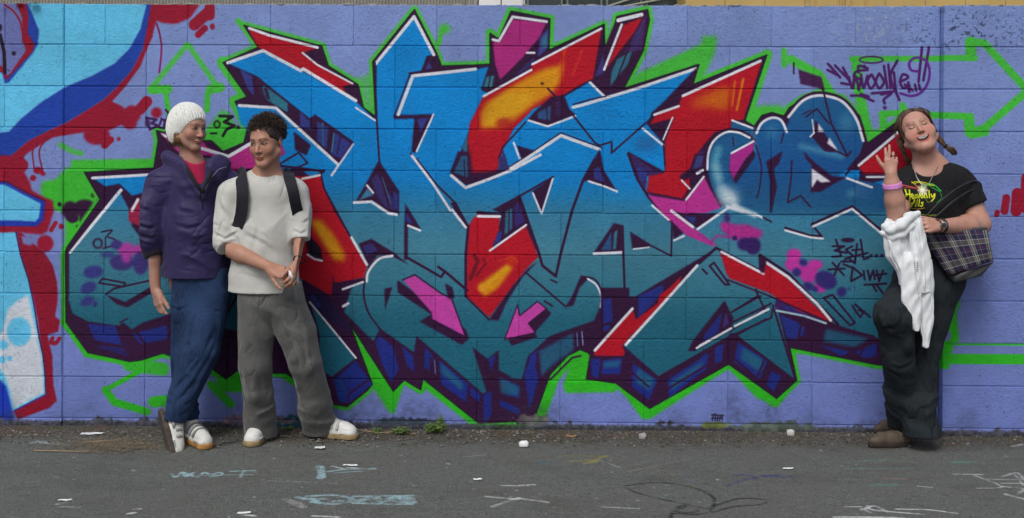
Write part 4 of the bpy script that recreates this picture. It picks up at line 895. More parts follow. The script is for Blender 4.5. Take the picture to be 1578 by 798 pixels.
    def ripples(self, lo, hi, axis, freq, amp, seed=0, warp=1.0, cross=2.0):
        """wandering cloth folds: ridged noise, short along axis and long across it"""
        ax = unit(axis); rg = np.random.RandomState(seed); o = unit(np.cross(ax, [0.3, 1, .2])); o2 = np.cross(ax, o); N = 32; lo_, hi_ = np.minimum(V3(lo), V3(hi)), np.maximum(V3(lo), V3(hi)); cr = cross*.5
        g = rg.rand(N, N, N).astype(np.float32)
        def vn(a, b, c):
            ai, bi, ci = np.floor(a).astype(np.int32), np.floor(b).astype(np.int32), np.floor(c).astype(np.int32)
            fa, fb, fc = a-ai, b-bi, c-ci; fa, fb, fc = [f*f*(3-2*f) for f in (fa, fb, fc)]; r = 0
            for i in (0, 1):
                for j in (0, 1):
                    for k in (0, 1): r = r+g[(ai+i) % N, (bi+j) % N, (ci+k) % N]*(fa if i else 1-fa)*(fb if j else 1-fb)*(fc if k else 1-fc)
            return r
        def fn(X, Y, Z):
            t = X*ax[0]+Y*ax[1]+Z*ax[2]; s = X*o[0]+Y*o[1]+Z*o[2]; r = X*o2[0]+Y*o2[1]+Z*o2[2]; f = freq/4.5
            w = vn(s*f*.35+9, r*f*.35+5, t*f*.3+3)
            a = vn(t*f+w*2.2+20, s*f*.28*cr+7, r*f*.28*cr+11); b = vn(t*f*2.1+w*3+4, s*f*.6*cr+17, r*f*.6*cr+1)
            win = 1.0
            for q, l0, h0 in zip((X, Y, Z), lo_, hi_): win = win*np.clip((q-l0)/.05+.1, 0, 1)*np.clip((h0-q)/.05+.1, 0, 1)
            return (amp*win*(2.2*(np.abs(a-.5)*2)**.8-1.0+.7*(b-.5))).astype(np.float32)
        self.add(fn, lo_, hi_, 0, 'disp')
    def sink(self, z):
        q = self._blk(self.lo, self.lo+self.h*self.n); sl, X, Y, Z = q; np.maximum(self.F, z-Z, out=self.F)
    def surface(self):
        F = self.F; F[0] = F[-1] = .05; F[:, 0] = F[:, -1] = .05; F[:, :, 0] = F[:, :, -1] = .05
        S = F < 0; n = np.array(F.shape)-1
        c = np.zeros(n, np.int8)
        for i in (0, 1):
            for j in (0, 1):
                for k in (0, 1): c += S[i:n[0]+i, j:n[1]+j, k:n[2]+k]
        mixed = (c > 0) & (c < 8); I = np.argwhere(mixed); idx = np.full(n, -1, np.int32); idx[mixed] = np.arange(len(I))
        vs = np.zeros((len(I), 3)); cnt = np.zeros(len(I))
        co = [(i, j, k) for i in (0, 1) for j in (0, 1) for k in (0, 1)]
        val = {q: F[I[:, 0]+q[0], I[:, 1]+q[1], I[:, 2]+q[2]] for q in co}
        for q in co:
            for a in range(3):
                if q[a]: continue
                r = list(q); r[a] = 1; r = tuple(r); fa, fb = val[q], val[r]; x = (fa < 0) != (fb < 0)
                t = fa[x]/(fa[x]-fb[x]); p = np.tile(np.array(q, float), (x.sum(), 1)); p[:, a] += t
                vs[x] += p; cnt[x] += 1
        v = self.lo+self.h*(I+vs/cnt[:, None])
        faces = []
        for a in range(3):
            b, c_ = (a+1) % 3, (a+2) % 3
            s0 = [slice(0, n[i]+1) for i in range(3)]; s1 = list(s0); s0[a] = slice(0, n[a]); s1[a] = slice(1, n[a]+1)
            x = S[tuple(s0)] != S[tuple(s1)]; E = np.argwhere(x); ins = S[tuple(s0)][x]
            ok = (E[:, b] > 0) & (E[:, c_] > 0) & (E[:, b] < n[b]) & (E[:, c_] < n[c_]); E = E[ok]; ins = ins[ok]
            def g(db, dc):
                q = E.copy(); q[:, b] -= db; q[:, c_] -= dc; return idx[q[:, 0], q[:, 1], q[:, 2]]
            f = np.stack([g(1, 1), g(0, 1), g(0, 0), g(1, 0)], 1); f[~ins] = f[~ins][:, ::-1]; faces.append(f)
        f = np.concatenate(faces)
        # two rounds of light smoothing
        e = np.concatenate([f[:, [0, 1]], f[:, [1, 2]], f[:, [2, 3]], f[:, [3, 0]]])
        for lam in (.5, -.52, .5, -.52):
            acc = np.zeros_like(v); w = np.bincount(e[:, 0], minlength=len(v))
            for i in range(3): acc[:, i] = np.bincount(e[:, 0], weights=v[e[:, 1], i], minlength=len(v))
            v = v+lam*(acc/np.maximum(w, 1)[:, None]-v)
        return v, f
def solid(name, fld, mat, parent, loc=None, fn=None):
    v, f = fld.surface(); me = mesh(name, v, f)
    if loc is not None:                     # store head coordinates for the face paint
        c, R = loc; q = (v-V3(c))@np.asarray(R).T
        at = me.attributes.new('hloc', 'FLOAT_VECTOR', 'POINT'); at.data.foreach_set('vector', q.astype(np.float32).ravel())
    return link(name, me, mat, parent)
def frame(fwd, up):
    f = unit(fwd); u = unit(up); u = unit(u-f*(u@f)); r = np.cross(f, u)       # r: the person's right
    return np.array([r, f, u])
def rotf(yaw, pitch, roll):
    """head frame: yaw 0 looks at the camera (-Y), positive turns to the picture's right; pitch up; roll tilts the crown to the picture's right"""
    f0, u0 = Vector((0, -1, 0)), Vector((0, 0, 1))
    q = Quaternion((0, 0, 1), math.radians(yaw)); f = q @ f0; side = f.cross(u0)
    q2 = Quaternion(side, math.radians(pitch)); f = q2 @ f; u = q2 @ u0
    q3 = Quaternion(f, -math.radians(roll)) ; u = q3 @ u
    return frame(f, u)
def face_image(name, eyes, mouth, skin_lip, brow, cheeks=(.5), freck=False):
    """front view of the head, x right of picture when seen from the front is the person's left; 0.25 mm unit canvas"""
    S = 2600.0; w = h = int(.22*S)
    def tf(p): return np.array([((.11-x)*S, (.11-y)*S) for x, y in p])      # local x (person's right) -> picture left
    cv = Canvas(h, w, tf, S)
    k = .001
    for sx in (-1, 1):
        cv.blob(sx*.040, -.022, .024, .020, (196, 96, 84), soft=.010, a=cheeks*.38)
        cv.blob(sx*.031, .012, .017, .011, (140, 92, 80), soft=.006, a=.25)
        b = [(sx*.014, .031), (sx*.026, .037), (sx*.040, .036), (sx*.050, .029)]
        cv.line(b, .0060, brow[0], soft=.003, a=brow[1], smooth=True, taper=(1.1, .5))
        if eyes == 'closed':
            cv.line([(sx*.018, .010), (sx*.031, .0040), (sx*.045, .010)], .0052, (50, 28, 24), soft=.002, a=.9, smooth=True)
            cv.line([(sx*.018, .018), (sx*.031, .022), (sx*.045, .017)], .0025, (110, 66, 56), soft=.002, a=.6, smooth=True)
        else:
            o = .0052 if eyes == 'open' else .0034
            cv.poly([(sx*.0175, .0095), (sx*.025, .0105+o), (sx*.034, .011+o), (sx*.0445, .0115), (sx*.035, .0105-o), (sx*.025, .0095-o)], (150, 140, 136), soft=.0008, smooth=True)
            dx = eyes_dir
            cv.blob(sx*.031+dx, .0105, .0052, .0052 if eyes == 'open' else .0038, (48, 34, 26), soft=.0008)
            cv.line([(sx*.016, .009), (sx*.024, .0115+o), (sx*.034, .0125+o), (sx*.046, .0115)], .0034, (34, 20, 18), soft=.0012, a=.95, smooth=True)
            cv.line([(sx*.019, .008), (sx*.031, .0095-o), (sx*.044, .010)], .0016, (90, 54, 48), soft=.001, a=.7, smooth=True)
            cv.line([(sx*.018, .019), (sx*.031, .024), (sx*.046, .019)], .0022, (110, 66, 56), soft=.002, a=.5, smooth=True)
        cv.blob(sx*.0075, -.0345, .0036, .0022, (60, 24, 22), soft=.0012, a=.85)
        cv.line([(sx*.015, -.020), (sx*.017, -.029), (sx*.013, -.034)], .002, (150, 92, 80), soft=.003, a=.3, smooth=True)
    cv.blob(0, -.024, .012, .010, (200, 106, 90), soft=.005, a=.35)
    if mouth == 'laugh':
        cv.poly([(-.032, -.046), (-.015, -.0435), (0, -.045), (.015, -.0435), (.032, -.046), (.024, -.068), (0, -.079), (-.024, -.068)], skin_lip, soft=.001, smooth=True)
        cv.poly([(-.027, -.049), (0, -.0485), (.027, -.049), (.019, -.065), (0, -.072), (-.019, -.065)], (44, 12, 14), soft=.0008, smooth=True)
        cv.poly([(-.024, -.0495), (0, -.0485), (.024, -.0495), (.017, -.0565), (0, -.0585), (-.017, -.0565)], (236, 230, 222), soft=.0008, smooth=True)
        for sx in (-1, 1): cv.line([(sx*.018, -.030), (sx*.030, -.040), (sx*.035, -.054)], .0022, (140, 78, 66), soft=.003, a=.5, smooth=True)
    else:
        wd = .019 if mouth == 'closed' else .022
        cv.poly([(-wd, -.0560), (-.008, -.0505), (0, -.052), (.008, -.0505), (wd, -.0560), (.010, -.0660), (0, -.0675), (-.010, -.0660)], skin_lip, soft=.001, a=.85, smooth=True)
        cv.line([(-wd, -.0575), (-.008, -.0568), (0, -.0578), (.008, -.0568), (wd, -.0575)], .0022 if mouth == 'closed' else .0042, (70, 24, 24), soft=.001, a=.9, smooth=True)
        if mouth == 'parted': cv.line([(-.013, -.0562), (.013, -.0562)], .0022, (214, 206, 196), soft=.001, a=.8)
    al = cv.al; safe = cv.rgb
    # premultiplied canvas starts black: recover colour
    return make_image(name, np.clip(safe/np.maximum(al, 1e-3)[..., None], 0, 1), al)
eyes_dir = 0.0
def skin_mat(name, c, face, c2=None):
    m = NT(name, .5); p = m.obj(); n = m.noise(p, 22, 3); n2 = m.noise(p, 160, 2)
    red = tuple(a*b for a, b in zip(c, (.96, .80, .76)))
    base = m.mix(m.rng(n, .38, .62, 0, .75), c, c2 or red); base = m.mix(m.rng(m.noise(p, 48, 2), .4, .7, 0, .35), base, tuple(q*.72 for q in c)); base = m.mix(m.rng(n2, .4, .7, 0, .2), base, red)
    a = m.n('ShaderNodeAttribute'); a.attribute_name = 'hloc'; s = m.sep(a.outputs['Vector'])
    t = m.img(face, m.comb(m.rng(s[0], .11, -.11), m.rng(s[2], -.11, .11), 0.0), 'CLIP')
    f = m.math('MULTIPLY', t.outputs['Alpha'], m.rng(s[1], .03, .045))
    m.col(m.mix(f, base, t.outputs['Color']))
    m.b.inputs['Subsurface Weight'].default_value = .12; m.b.inputs['Subsurface Radius'].default_value = (.012, .005, .003); m.b.inputs['Subsurface Scale'].default_value = .6
    m.b.inputs['Specular IOR Level'].default_value = .35
    m.bump(m.noise(p, 500, 2), .0006, .5)
    return m.m
def head(F, c, R, s=.9, jaw=1.0, mouth='closed', full=0.0, sockets=1.0, neck=None, neck_r=.052):
    """a head centred between the ears: R rows are right, forward, up"""
    c = V3(c); R = np.asarray(R)
    L = lambda x, y, z: c+(R[0]*x+R[1]*y+R[2]*z)*s
    def e(x, y, z, rx, ry, rz, k=.012, mode='add', RR=None): F.ell(L(x, y, z), (rx*s, ry*s, rz*s), R if RR is None else RR, k*s, mode)
    e(0, -.012, .045, .074, .094, .080)
    e(0, .022, .015, .066, .066, .075, .02)
    e(0, .026, -.038, .052+full, .060, .062, .025)
    for sx in (-1, 1):
        F.cone(L(sx*(.054+full), .0, -.040), L(sx*.016, .062, -.092*jaw), .020*s, .016*s, .022*s)
        e(sx*(.036), .058, -.020, .024+full, .022, .022+full, .02)
    e(0, .068, -.096*jaw, .022, .018, .016, .02)
    F.cone(L(-.030, .078, .034), L(.030, .078, .034), .010*s, .010*s, .016*s)
    for sx in (-1, 1): e(sx*.031, .094, .011, .017, .013, .010, .010, 'sub')
    for sx in (-1, 1):
        e(sx*.031, .072, .0115, .0150, .0135, .0120, .004)
    F.cone(L(0, .082, .022), L(0, .103, -.024), .0065*s, .0105*s, .010*s)
    for sx in (-1, 1): e(sx*.0115, .092, -.027, .0070, .0095, .0065, .006)
    if mouth == 'laugh':
        e(0, .083, -.048, .026, .010, .0055, .008); e(0, .078, -.070, .020, .011, .0065, .008); e(0, .092, -.058, .018, .010, .0058, .004, 'sub')
    else:
        e(0, .086, -.0535, .021, .0085, .0050, .007); e(0, .084, -.0625, .0175, .0095, .0055, .006)
        e(0, .097, -.0575, .024, .004, .0016, .003, 'sub')
    for sx in (-1, 1):
        a = L(sx*.073, -.012, .012); ax = unit(R[2]*.97-R[1]*.2)
        fr = np.array([unit(R[0]*1.0-R[1]*sx*.35), unit(np.cross(ax, R[0])), ax]); fr[1] = unit(np.cross(fr[2], fr[0]))
        F.ell(a, (.0075*s, .017*s, .030*s), fr, .006*s); F.ell(a+R[0]*sx*.008*s+R[1]*.004*s, (.005*s, .009*s, .017*s), fr, .004*s, 'sub')
    if neck is not None:
        F.cone(L(0, -.022, -.035), V3(neck), neck_r*.97, neck_r*1.06, .022)
    return L
def hand(F, W, d, nrm, side, s=1.0, curls=(.3, .35, .4, .5), spread=.12, thumb=(.6, .75, -.15), tcurl=.35, tb=.5):
    """wrist point, direction of the palm, normal of the back of the hand, side = +1/-1 where the thumb is (along cross(d, nrm))"""
    W = V3(W); d = unit(d); nrm = unit(V3(nrm)-d*(V3(nrm)@d)); lat = np.cross(d, nrm)*side
    P0 = lambda a, b, c=0.: W+d*a*s+lat*b*s+nrm*c*s
    F.cone(P0(-.02, 0), P0(.02, 0), .021*s, .024*s, .012, flat=(nrm, .72))
    for b0, b1 in ((.014, .028), (.004, .010), (-.006, -.009), (-.014, -.027)):
        F.cone(P0(.012, b0), P0(.078 if b1 > -.02 else .070, b1), .0135*s, .0112*s, .010)
    F.cone(P0(.02, .02, -.006), P0(.045, .028, -.006), .015*s, .012*s, .012)
    offs = (.028, .0095, -.0095, -.027); Ls = (.071, .080, .074, .058); base = (.080, .084, .081, .072)
    for i in range(4):
        p = P0(base[i], offs[i]); ang = 0.0; sp = spread*(1.5-i)/1.5
        dd = unit(d+lat*sp); L = Ls[i]*s
        r = (.0088, .0090, .0085, .0074)[i]*s
        for j, fr in enumerate((.46, .30, .24)):
            ang += curls[i]*(.8, 1.1, .8)[j]
            v = dd*math.cos(ang)-nrm*math.sin(ang); q = p+v*L*fr
            F.cone(p, q, r*(1-.08*j), r*(1-.08*(j+1)), .0035); p = q
    t = unit(d*thumb[0]+lat*thumb[1]+nrm*thumb[2]); p = P0(.022, .022, -.006)
    q = p+t*.044*s; F.cone(p, q, .0135*s, .0105*s, .008); 
    t2 = unit(t*math.cos(tcurl)+d*math.sin(tcurl)-nrm*math.sin(tcurl)*.3); q2 = q+t2*.030*s; F.cone(q, q2, .0105*s, .0095*s, .004)
    t3 = unit(t2*math.cos(tcurl)+d*math.sin(tcurl)); F.cone(q2, q2+t3*.022*s, .0095*s, .0078*s, .003)
def shoe(root, heel, d, up, L, W, upper_m, sole_m, det_m=None, h=.085, style='trainer', trim=None, label=None, toe=.40):
    """heel: centre of the heel on the ground side"""
    heel = V3(heel); d = unit(d); u = unit(V3(up)-d*(V3(up)@d)); r = np.cross(d, u)
    Q = lambda a, b, c: heel+d*a*L+r*b*W+u*c
    lo = np.min([Q(a, b, c) for a in (-.2, 1.1) for b in (-.8, .8) for c in (-.02, .15)], 0)-.02; hi = np.max([Q(a, b, c) for a in (-.2, 1.1) for b in (-.8, .8) for c in (-.02, .15)], 0)+.02
    F = Field(lo, hi, .0032); z0 = .022
    R = np.array([d, r, u])
    F.cone(Q(.14, 0, z0+.012), Q(.42, 0, z0+.014), W*.36, W*.40, .02)
    F.cone(Q(.42, 0, z0+.012), Q(.80+(.40-toe)*.35, .02, z0+.006), W*.42, W*toe, .02)
    F.cone(Q(.14, 0, z0+.03), Q(.20, 0, h), W*.34, W*.33, .02)
    F.cone(Q(.22, 0, h-.018), Q(.70, 0, z0+.026), W*.30, W*.28, .02)
    F.cone(Q(.18, 0, h+.004), Q(.205, 0, h+.05), W*.27, W*.27, 0, mode='sub')
    def cutf(X, Y, Z): return (u[0]*(X-Q(0, 0, z0)[0])+u[1]*(Y-Q(0, 0, z0)[1])+u[2]*(Z-Q(0, 0, z0)[2]))
    q = F._blk(lo, hi); np.maximum(F.F[q[0]], -cutf(*q[1:]), out=F.F[q[0]])
    for a in (.34, .62): F.crease([Q(a, -.5, z0+.02), Q(a+.02, 0, h*.9), Q(a, .5, z0+.02)], .006, .0022)
    F.crease([Q(.02, -.52, z0+.026), Q(.5, -.56, z0+.022), Q(.95, -.3, z0+.02)], .005, .002); F.crease([Q(.02, .52, z0+.026), Q(.5, .56, z0+.022), Q(.95, .3, z0+.02)], .005, .002)
    up_o = solid('shoe', F, upper_m, root)
    if label: up_o['label'] = label
    F = Field(lo, hi, .0035)
    F.cone(Q(.13, 0, .012), Q(.46, 0, .012), W*.40, W*.42, .02); F.cone(Q(.46, 0, .012), Q(.82+(.40-toe)*.35, .02, .012), W*.44, W*(toe+.03), .02)
    q = F._blk(lo, hi); c = cutf(*q[1:]); np.maximum(F.F[q[0]], np.maximum(c-.003, -c-z0), out=F.F[q[0]])
    solid('sole', F, sole_m, up_o)
    if style == 'trainer':
        pn = []
        for sy in (-1, 1):
            pn.append(([Q(a, sy*b, c) for a, b, c in ((.10, .44, z0+.030), (.24, .50, z0+.026), (.36, .50, z0+.020), (.44, .50, z0+.016))], [.006, .010, .009, .004]))
            pn.append(([Q(a, sy*b, c) for a, b, c in ((.66, .45, z0+.006), (.82, .36, z0+.006), (.93, .18, z0+.008))], [.003, .006, .005]))
        for q_ in pn: tubes('side_panel', [q_], trim or det_m, up_o, 6)
        for a in (.36, .48, .60):
            pts = [Q(a, math.sin(t)*.47, z0+.012+(.053-(a-.4)*.06)*math.cos(t)) for t in np.linspace(-1.3, 1.3, 11)]
            o = tubes('strap' if det_m else 'lace', [(pts, .0068)], det_m or upper_m, up_o, 5)
    return up_o
def shell(F, L, s, grow=.006, low=-.02): pass

# ---- shared materials
M_WHITE_LEATHER = plain('white_leather', lin((216, 216, 212)), .45, .08, 25, .001)
M_GUM = plain('worn_sole', lin((150, 130, 96)), .8, .25, 40)
M_GREY_STRAP = plain('grey_strap', lin((150, 150, 152)), .7)
M_DARKSOLE = plain('dark_sole', lin((74, 66, 60)), .85, .4, 60, .002)

# ================================================================== person 1: purple jacket, white beanie
def person_jacket():
    root = thing('person', 'person in white knitted beanie, dark purple jacket and blue jeans, ankles crossed', 'person', G(278, 686))
    R = rotf(57, -4, 3); hc = V3(P(291, 200, -.22)); s = .86
    global eyes_dir
    eyes_dir = -.003
    fi = face_image('face_a', 'half', 'parted', (176, 84, 82), ((96, 62, 44), .6), .5)
    sk = skin_mat('fair_skin', lin((174, 134, 118)), fi)
    F = Field(P(195, 500, -.55), P(375, 140, .0), .0031)
    nb = P(297, 256, -.20)
    head(F, hc, R, s, .97, 'parted', .004, neck=nb, neck_r=.044)
    ch = V3(P(300, 300, -.19)); F.cone(nb, ch, .05, .10, .05, flat=((0, 1, 0), .75)); F.cone(ch, P(300, 430, -.19), .115, .12, .05, flat=((0, 1, 0), .75))
    sh = P(246, 277, -.20); el = P(227, 362, -.22); wr = P(240, 447, -.25)
    F.cone(P(285, 272, -.19), sh, .05, .045, .04); F.cone(sh, el, .042, .036, .02); F.cone(el, P(236, 400, -.235), .036, .034, .02); F.cone(P(236, 400, -.235), wr, .034, .0225, .02)
    sh2 = P(352, 278, -.17); F.cone(P(310, 272, -.18), sh2, .05, .042, .04); F.cone(sh2, P(362, 365, -.12), .04, .034, .02); F.cone(P(362, 365, -.12), P(350, 440, -.14), .032, .022, .02)
    hand(F, P(350, 440, -.14), (0, 0, -1), (1, .2, 0), 1, .9, (.5, .5, .5, .5))
    hand(F, wr, unit(V3(P(246, 476, -.27))-V3(wr)), (-.75, -.66, .1), -1, .90, (.22, .28, .30, .36), .05, (.92, .32, -.2), .25)
    solid('body', F, sk, root, (hc, R/s))
    # jeans
    jm = NT('blue_denim', .9); p = jm.obj(); n = jm.noise(p, 6, 4); n2 = jm.noise(p, 180, 2); st = jm.noise(jm.vmul(p, (1, 1, .15)), 320, 2)
    c = jm.mix(jm.rng(n, .3, .72), lin((15, 28, 58)), lin((30, 54, 92))); c = jm.mix(jm.rng(st, .35, .7, 0, .5), c, lin((50, 76, 112))); jm.col(c); jm.bump(jm.math('ADD', n2, st), .0015, .7, jm.folds(p, (1, 1, .26), 10, .028))
    F = Field(P(235, 700, -.52), P(375, 405, .0), .0046)
    hp = P(302, 425, -.19)
    F.cone(P(280, 425, -.19), P(322, 425, -.19), .100, .098, .04, flat=((0, 1, 0), .85)); F.cone(hp, P(303, 460, -.2), .13, .12, .04, flat=((0, 1, 0), .75))
    k1 = P(271, 545, -.21); a1 = P(288, 662, -.185)
    F.cone(P(280, 455, -.19), k1, .092, .076, .04); F.cone(k1, a1, .076, .060, .02, cut='b')
    k2 = P(309, 540, -.285); a2 = P(267, 648, -.325)
    F.cone(P(324, 455, -.20), k2, .096, .086, .03); F.cone(k2, a2, .086, .058, .018, cut='b')
    F.cone(P(300, 425, -.19), P(300, 395, -.19), .13, .115, .03, flat=((0, 1, 0), .75))
    F.crease([P(303, 440, -.31), P(300, 490, -.33), P(292, 530, -.35), P(278, 590, -.36)], .010, .010)
    F.crease([P(338, 500, -.33), P(305, 560, -.36), P(272, 600, -.37)], .012, .008); F.crease([P(335, 525, -.33), P(300, 590, -.37), P(270, 622, -.37)], .010, .007)
    F.crease([P(320, 560, -.33), P(300, 610, -.36)], .012, -.008)
    for q in ([(255, 470), (275, 478), (298, 468)], [(252, 600), (270, 612), (290, 606)], [(256, 618), (272, 628), (292, 620)], [(258, 632), (274, 640), (290, 634)], [(310, 470), (335, 480)]): F.crease([P(x, y, -.29 if y < 500 else -.36) for x, y in q], .008, .007)
    F.crease([P(262, 428, -.28), P(272, 442, -.295), P(288, 446, -.31)], .004, .004, False); F.crease([P(272, 440, -.29), P(262, 560, -.28), P(262, 620, -.30)], .006, -.004)
    F.ripples(P(240, 690, -.5), P(330, 600, -.05), (0.25, 0, 1), 100, .011, 3); F.ripples(P(240, 600, -.5), P(350, 420, -.05), (.8, 0, .6), 60, .008, 4)
    solid('jeans', F, jm.m, root)
    # jacket
    JC = lin((44, 35, 82)); jk = cloth('purple_nylon', JC, .55, 700, c2=lin((28, 23, 58)), patch=5, fold=((.55, .55, 1), 9, .026)); 
    blk = cloth('black_rib', lin((22, 18, 32)), .8, 500); 
    F = Field(P(190, 440, -.5), P(385, 222, .02), .0046)
    top = P(298, 280, -.19)
    F.cone(P(262, 285, -.195), P(338, 287, -.18), .072, .072, .05, flat=((0, 1, 0), .95)); F.cone(top, P(300, 345, -.19), .125, .142, .05, flat=((0, 1, 0), .82))
    F.cone(P(300, 345, -.19), P(300, 426, -.19), .146, .152, .04, flat=((0, 1, 0), .80), cut='b')
    s1 = P(246, 282, -.20)
    F.cone(s1, P(230, 320, -.215), .066, .080, .04); F.cone(P(230, 320, -.215), P(229, 358, -.23), .080, .086, .03); F.cone(P(229, 358, -.23), P(237, 390, -.235), .084, .048, .02, cut='b')
    F.cone(P(352, 284, -.17), P(366, 350, -.12), .066, .066, .04); F.cone(P(366, 350, -.12), P(356, 400, -.13), .066, .05, .03)
    # hood bunched behind the neck and the open collar
    for k in range(10):
        a0 = math.radians(150+k*26); a1_ = math.radians(150+(k+1)*26); cc = P(297, 262, -.185)
        pa = (cc[0]+.105*math.cos(a0), cc[1]-.0+.09*math.sin(a0)*-1, cc[2]-.002+.02*math.sin(a0)*-1); pb = (cc[0]+.105*math.cos(a1_), cc[1]+.09*math.sin(a1_)*-1, cc[2]+.02*math.sin(a1_)*-1)
        if math.sin(a0) < .25: F.cone(pa, pb, .030, .030, .03)
    F.cone(P(258, 241, -.20), P(286, 254, -.27), .030, .022, .03); F.cone(P(286, 254, -.27), P(290, 264, -.28), .022, .020, .03); F.cone(P(288, 262, -.27), P(306, 296, -.30), .022, .012, .02)
    F.cone(P(336, 248, -.19), P(326, 256, -.27), .032, .026, .03); F.cone(P(324, 262, -.27), P(313, 300, -.30), .026, .012, .02); F.cone(P(346, 252, -.2), P(334, 268, -.26), .03, .03, .03)
    F.cone(P(299, 238, -.25), P(304, 262, -.265), .052, .046, .008, mode='sub'); F.cone(P(304, 262, -.265), P(310, 288, -.315), .044, .012, .006, mode='sub'); F.cone(P(298, 225, -.20), P(298, 262, -.20), .058, .056, .01, mode='sub')
    F.crease([P(311, 292, -.31), P(312, 330, -.315)], .006, .009)
    F.crease([P(262, 285, -.28), P(260, 335, -.30), P(262, 395, -.31)], .010, .022, False)
    for q, w, a in (([(250, 300), (275, 325), (300, 330)], .012, .006), ([(262, 345), (290, 352), (320, 346)], .010, .007), ([(275, 355), (300, 364), (330, 360)], .010, -.005), ([(290, 372), (282, 420)], .006, .004), ([(258, 412), (300, 419), (345, 414)], .007, .006), ([(300, 300), (330, 330)], .012, .005),
                    ([(320, 330), (345, 350)], .012, .006), ([(330, 360), (335, 410)], .012, .005), ([(270, 290), (285, 340)], .012, -.005)):
        F.crease([P(x, y, -.315) for x, y in q], w, a)
    for q, w, a in (([(208, 318), (235, 328), (255, 322)], .010, .008), ([(205, 345), (232, 352), (256, 342)], .010, .009), ([(208, 360), (234, 368), (254, 360)], .009, .010), ([(212, 372), (236, 380), (254, 374)], .007, .008), ([(225, 290), (215, 330)], .012, .006), ([(206, 330), (232, 338), (258, 332)], .010, -.006)):
        F.crease([P(x, y, -.31) for x, y in q], w, a)
    F.ripples(P(195, 395, -.4), P(262, 300, -.1), (0.1, 0, 1), 80, .011, 7); F.ripples(P(262, 425, -.4), P(350, 290, -.1), (.4, 0, 1), 60, .009, 8)
    j = solid('jacket', F, jk, root)
    # black cuff, zip and collar lining
    F = Field(P(210, 405, -.34), P(262, 375, -.14), .004)
    F.cone(P(236, 384, -.234), P(239, 394, -.238), .056, .050, .0, cut='ab'); F.ripples(P(210, 405, -.34), P(262, 375, -.14), (1, 0, 0), 260, .002, 2); solid('cuff', F, blk, j)
    zm = plain('dark_zip', lin((16, 14, 24)), .5)
    tubes('zip', [([P(311, 290, -.318), P(312, 305, -.328), P(312.5, 322, -.334)], .0035)], zm, j)
    tubes('collar_lining', [([P(285, 254, -.285), P(293, 268, -.305), P(303, 284, -.318), P(311, 296, -.326)], [.010, .011, .009, .005]), ([P(331, 256, -.275), P(325, 268, -.298), P(318, 282, -.312), P(312, 296, -.324)], [.012, .012, .010, .005])], blk, j)
    tubes('piping', [([P(349, 257, -.262), P(337, 261, -.285), P(325, 274, -.305), P(316, 292, -.322)], .0022)], plain('pale_piping', lin((120, 118, 140)), .6), j)
    # pink shirt in the neck opening
    F = Field(P(270, 310, -.34), P(335, 245, -.1), .0035)
    F.cone(P(299, 252, -.215), P(305, 300, -.225), .056, .076, .02, flat=((0, 1, 0), .94)); F.cone(P(299, 216, -.225), P(301, 238, -.240), .052, .046, .01, mode='sub'); F.crease([P(303, 262, -.27), P(307, 292, -.30)], .006, .003)
    solid('shirt', F, cloth('raspberry_cotton', lin((176, 30, 76)), .9), root)
    # beanie: a ribbed cap pulled over the ears, hair below
    L = lambda x, y, z: hc+(R[0]*x+R[1]*y+R[2]*z)*s
    wool = NT('white_wool', .95); p = wool.obj(); wool.col(wool.mix(wool.rng(wool.noise(p, 90, 3), .3, .7), lin((212, 214, 208)), lin((235, 236, 232)))); wool.bump(wool.noise(p, 380, 3), .003, .9); wool.b.inputs['Sheen Weight'].default_value = .3
    F = Field(L(0, -.02, .04)-.15, L(0, -.02, .04)+.15, .0026)
    F.ell(L(0, -.022, .050), (.090*s, .110*s, .100*s), R, .02); F.ell(L(0, -.050, -.015), (.083*s, .074*s, .085*s), R, .04)
    ax = unit(R[2]*.86-R[1]*.5); org = L(0, -.02, .03); e1 = unit(np.cross(ax, R[0])); e2 = np.cross(ax, e1)
    def rib(X, Y, Z):
        x, y, z = X-org[0], Y-org[1], Z-org[2]
        a = x*e1[0]+y*e1[1]+z*e1[2]; b = x*e2[0]+y*e2[1]+z*e2[2]; t = x*ax[0]+y*ax[1]+z*ax[2]
        return (-.0022*np.cos(np.arctan2(b, a)*44)*np.clip((.105-t)/.04, 0, 1)-.0006*np.cos(t*900)).astype(np.float32)
    F.add(rib, F.lo, F.lo+F.n*F.h, 0, 'disp')
    # open below: cut by a slanted plane through brow and nape
    pn = unit(R[2]*.80+R[1]*-.60*-1*-1) ; pn = unit(R[2]*.82-R[1]*.57); po = L(0, .085, .040)
    q = F._blk(F.lo, F.lo+F.n*F.h); X, Y, Z = q[1:]
    pl = (X-po[0])*-pn[0]+(Y-po[1])*-pn[1]+(Z-po[2])*-pn[2]
    pn2 = unit(R[2]*.55-R[1]*.84); po2 = L(0, .060, .030)
    # brim line: low at the nape, high at the forehead
    pn3 = unit(R[2]*.62-R[1]*.78); po3 = L(0, .085, .068)
    pl = (po3[0]-X)*pn3[0]+(po3[1]-Y)*pn3[1]+(po3[2]-Z)*pn3[2]
    np.maximum(F.F[q[0]], pl, out=F.F[q[0]])
    np.maximum(F.F[q[0]], (L(0, 0, -.100)[2]-Z)*1.0+(X*0+Y*0), out=F.F[q[0]])
    solid('beanie', F, wool.m, root)
    hm = hair_mat('light_brown_hair', (92, 62, 40), (140, 104, 70)); rg = random.Random(3); ls = []
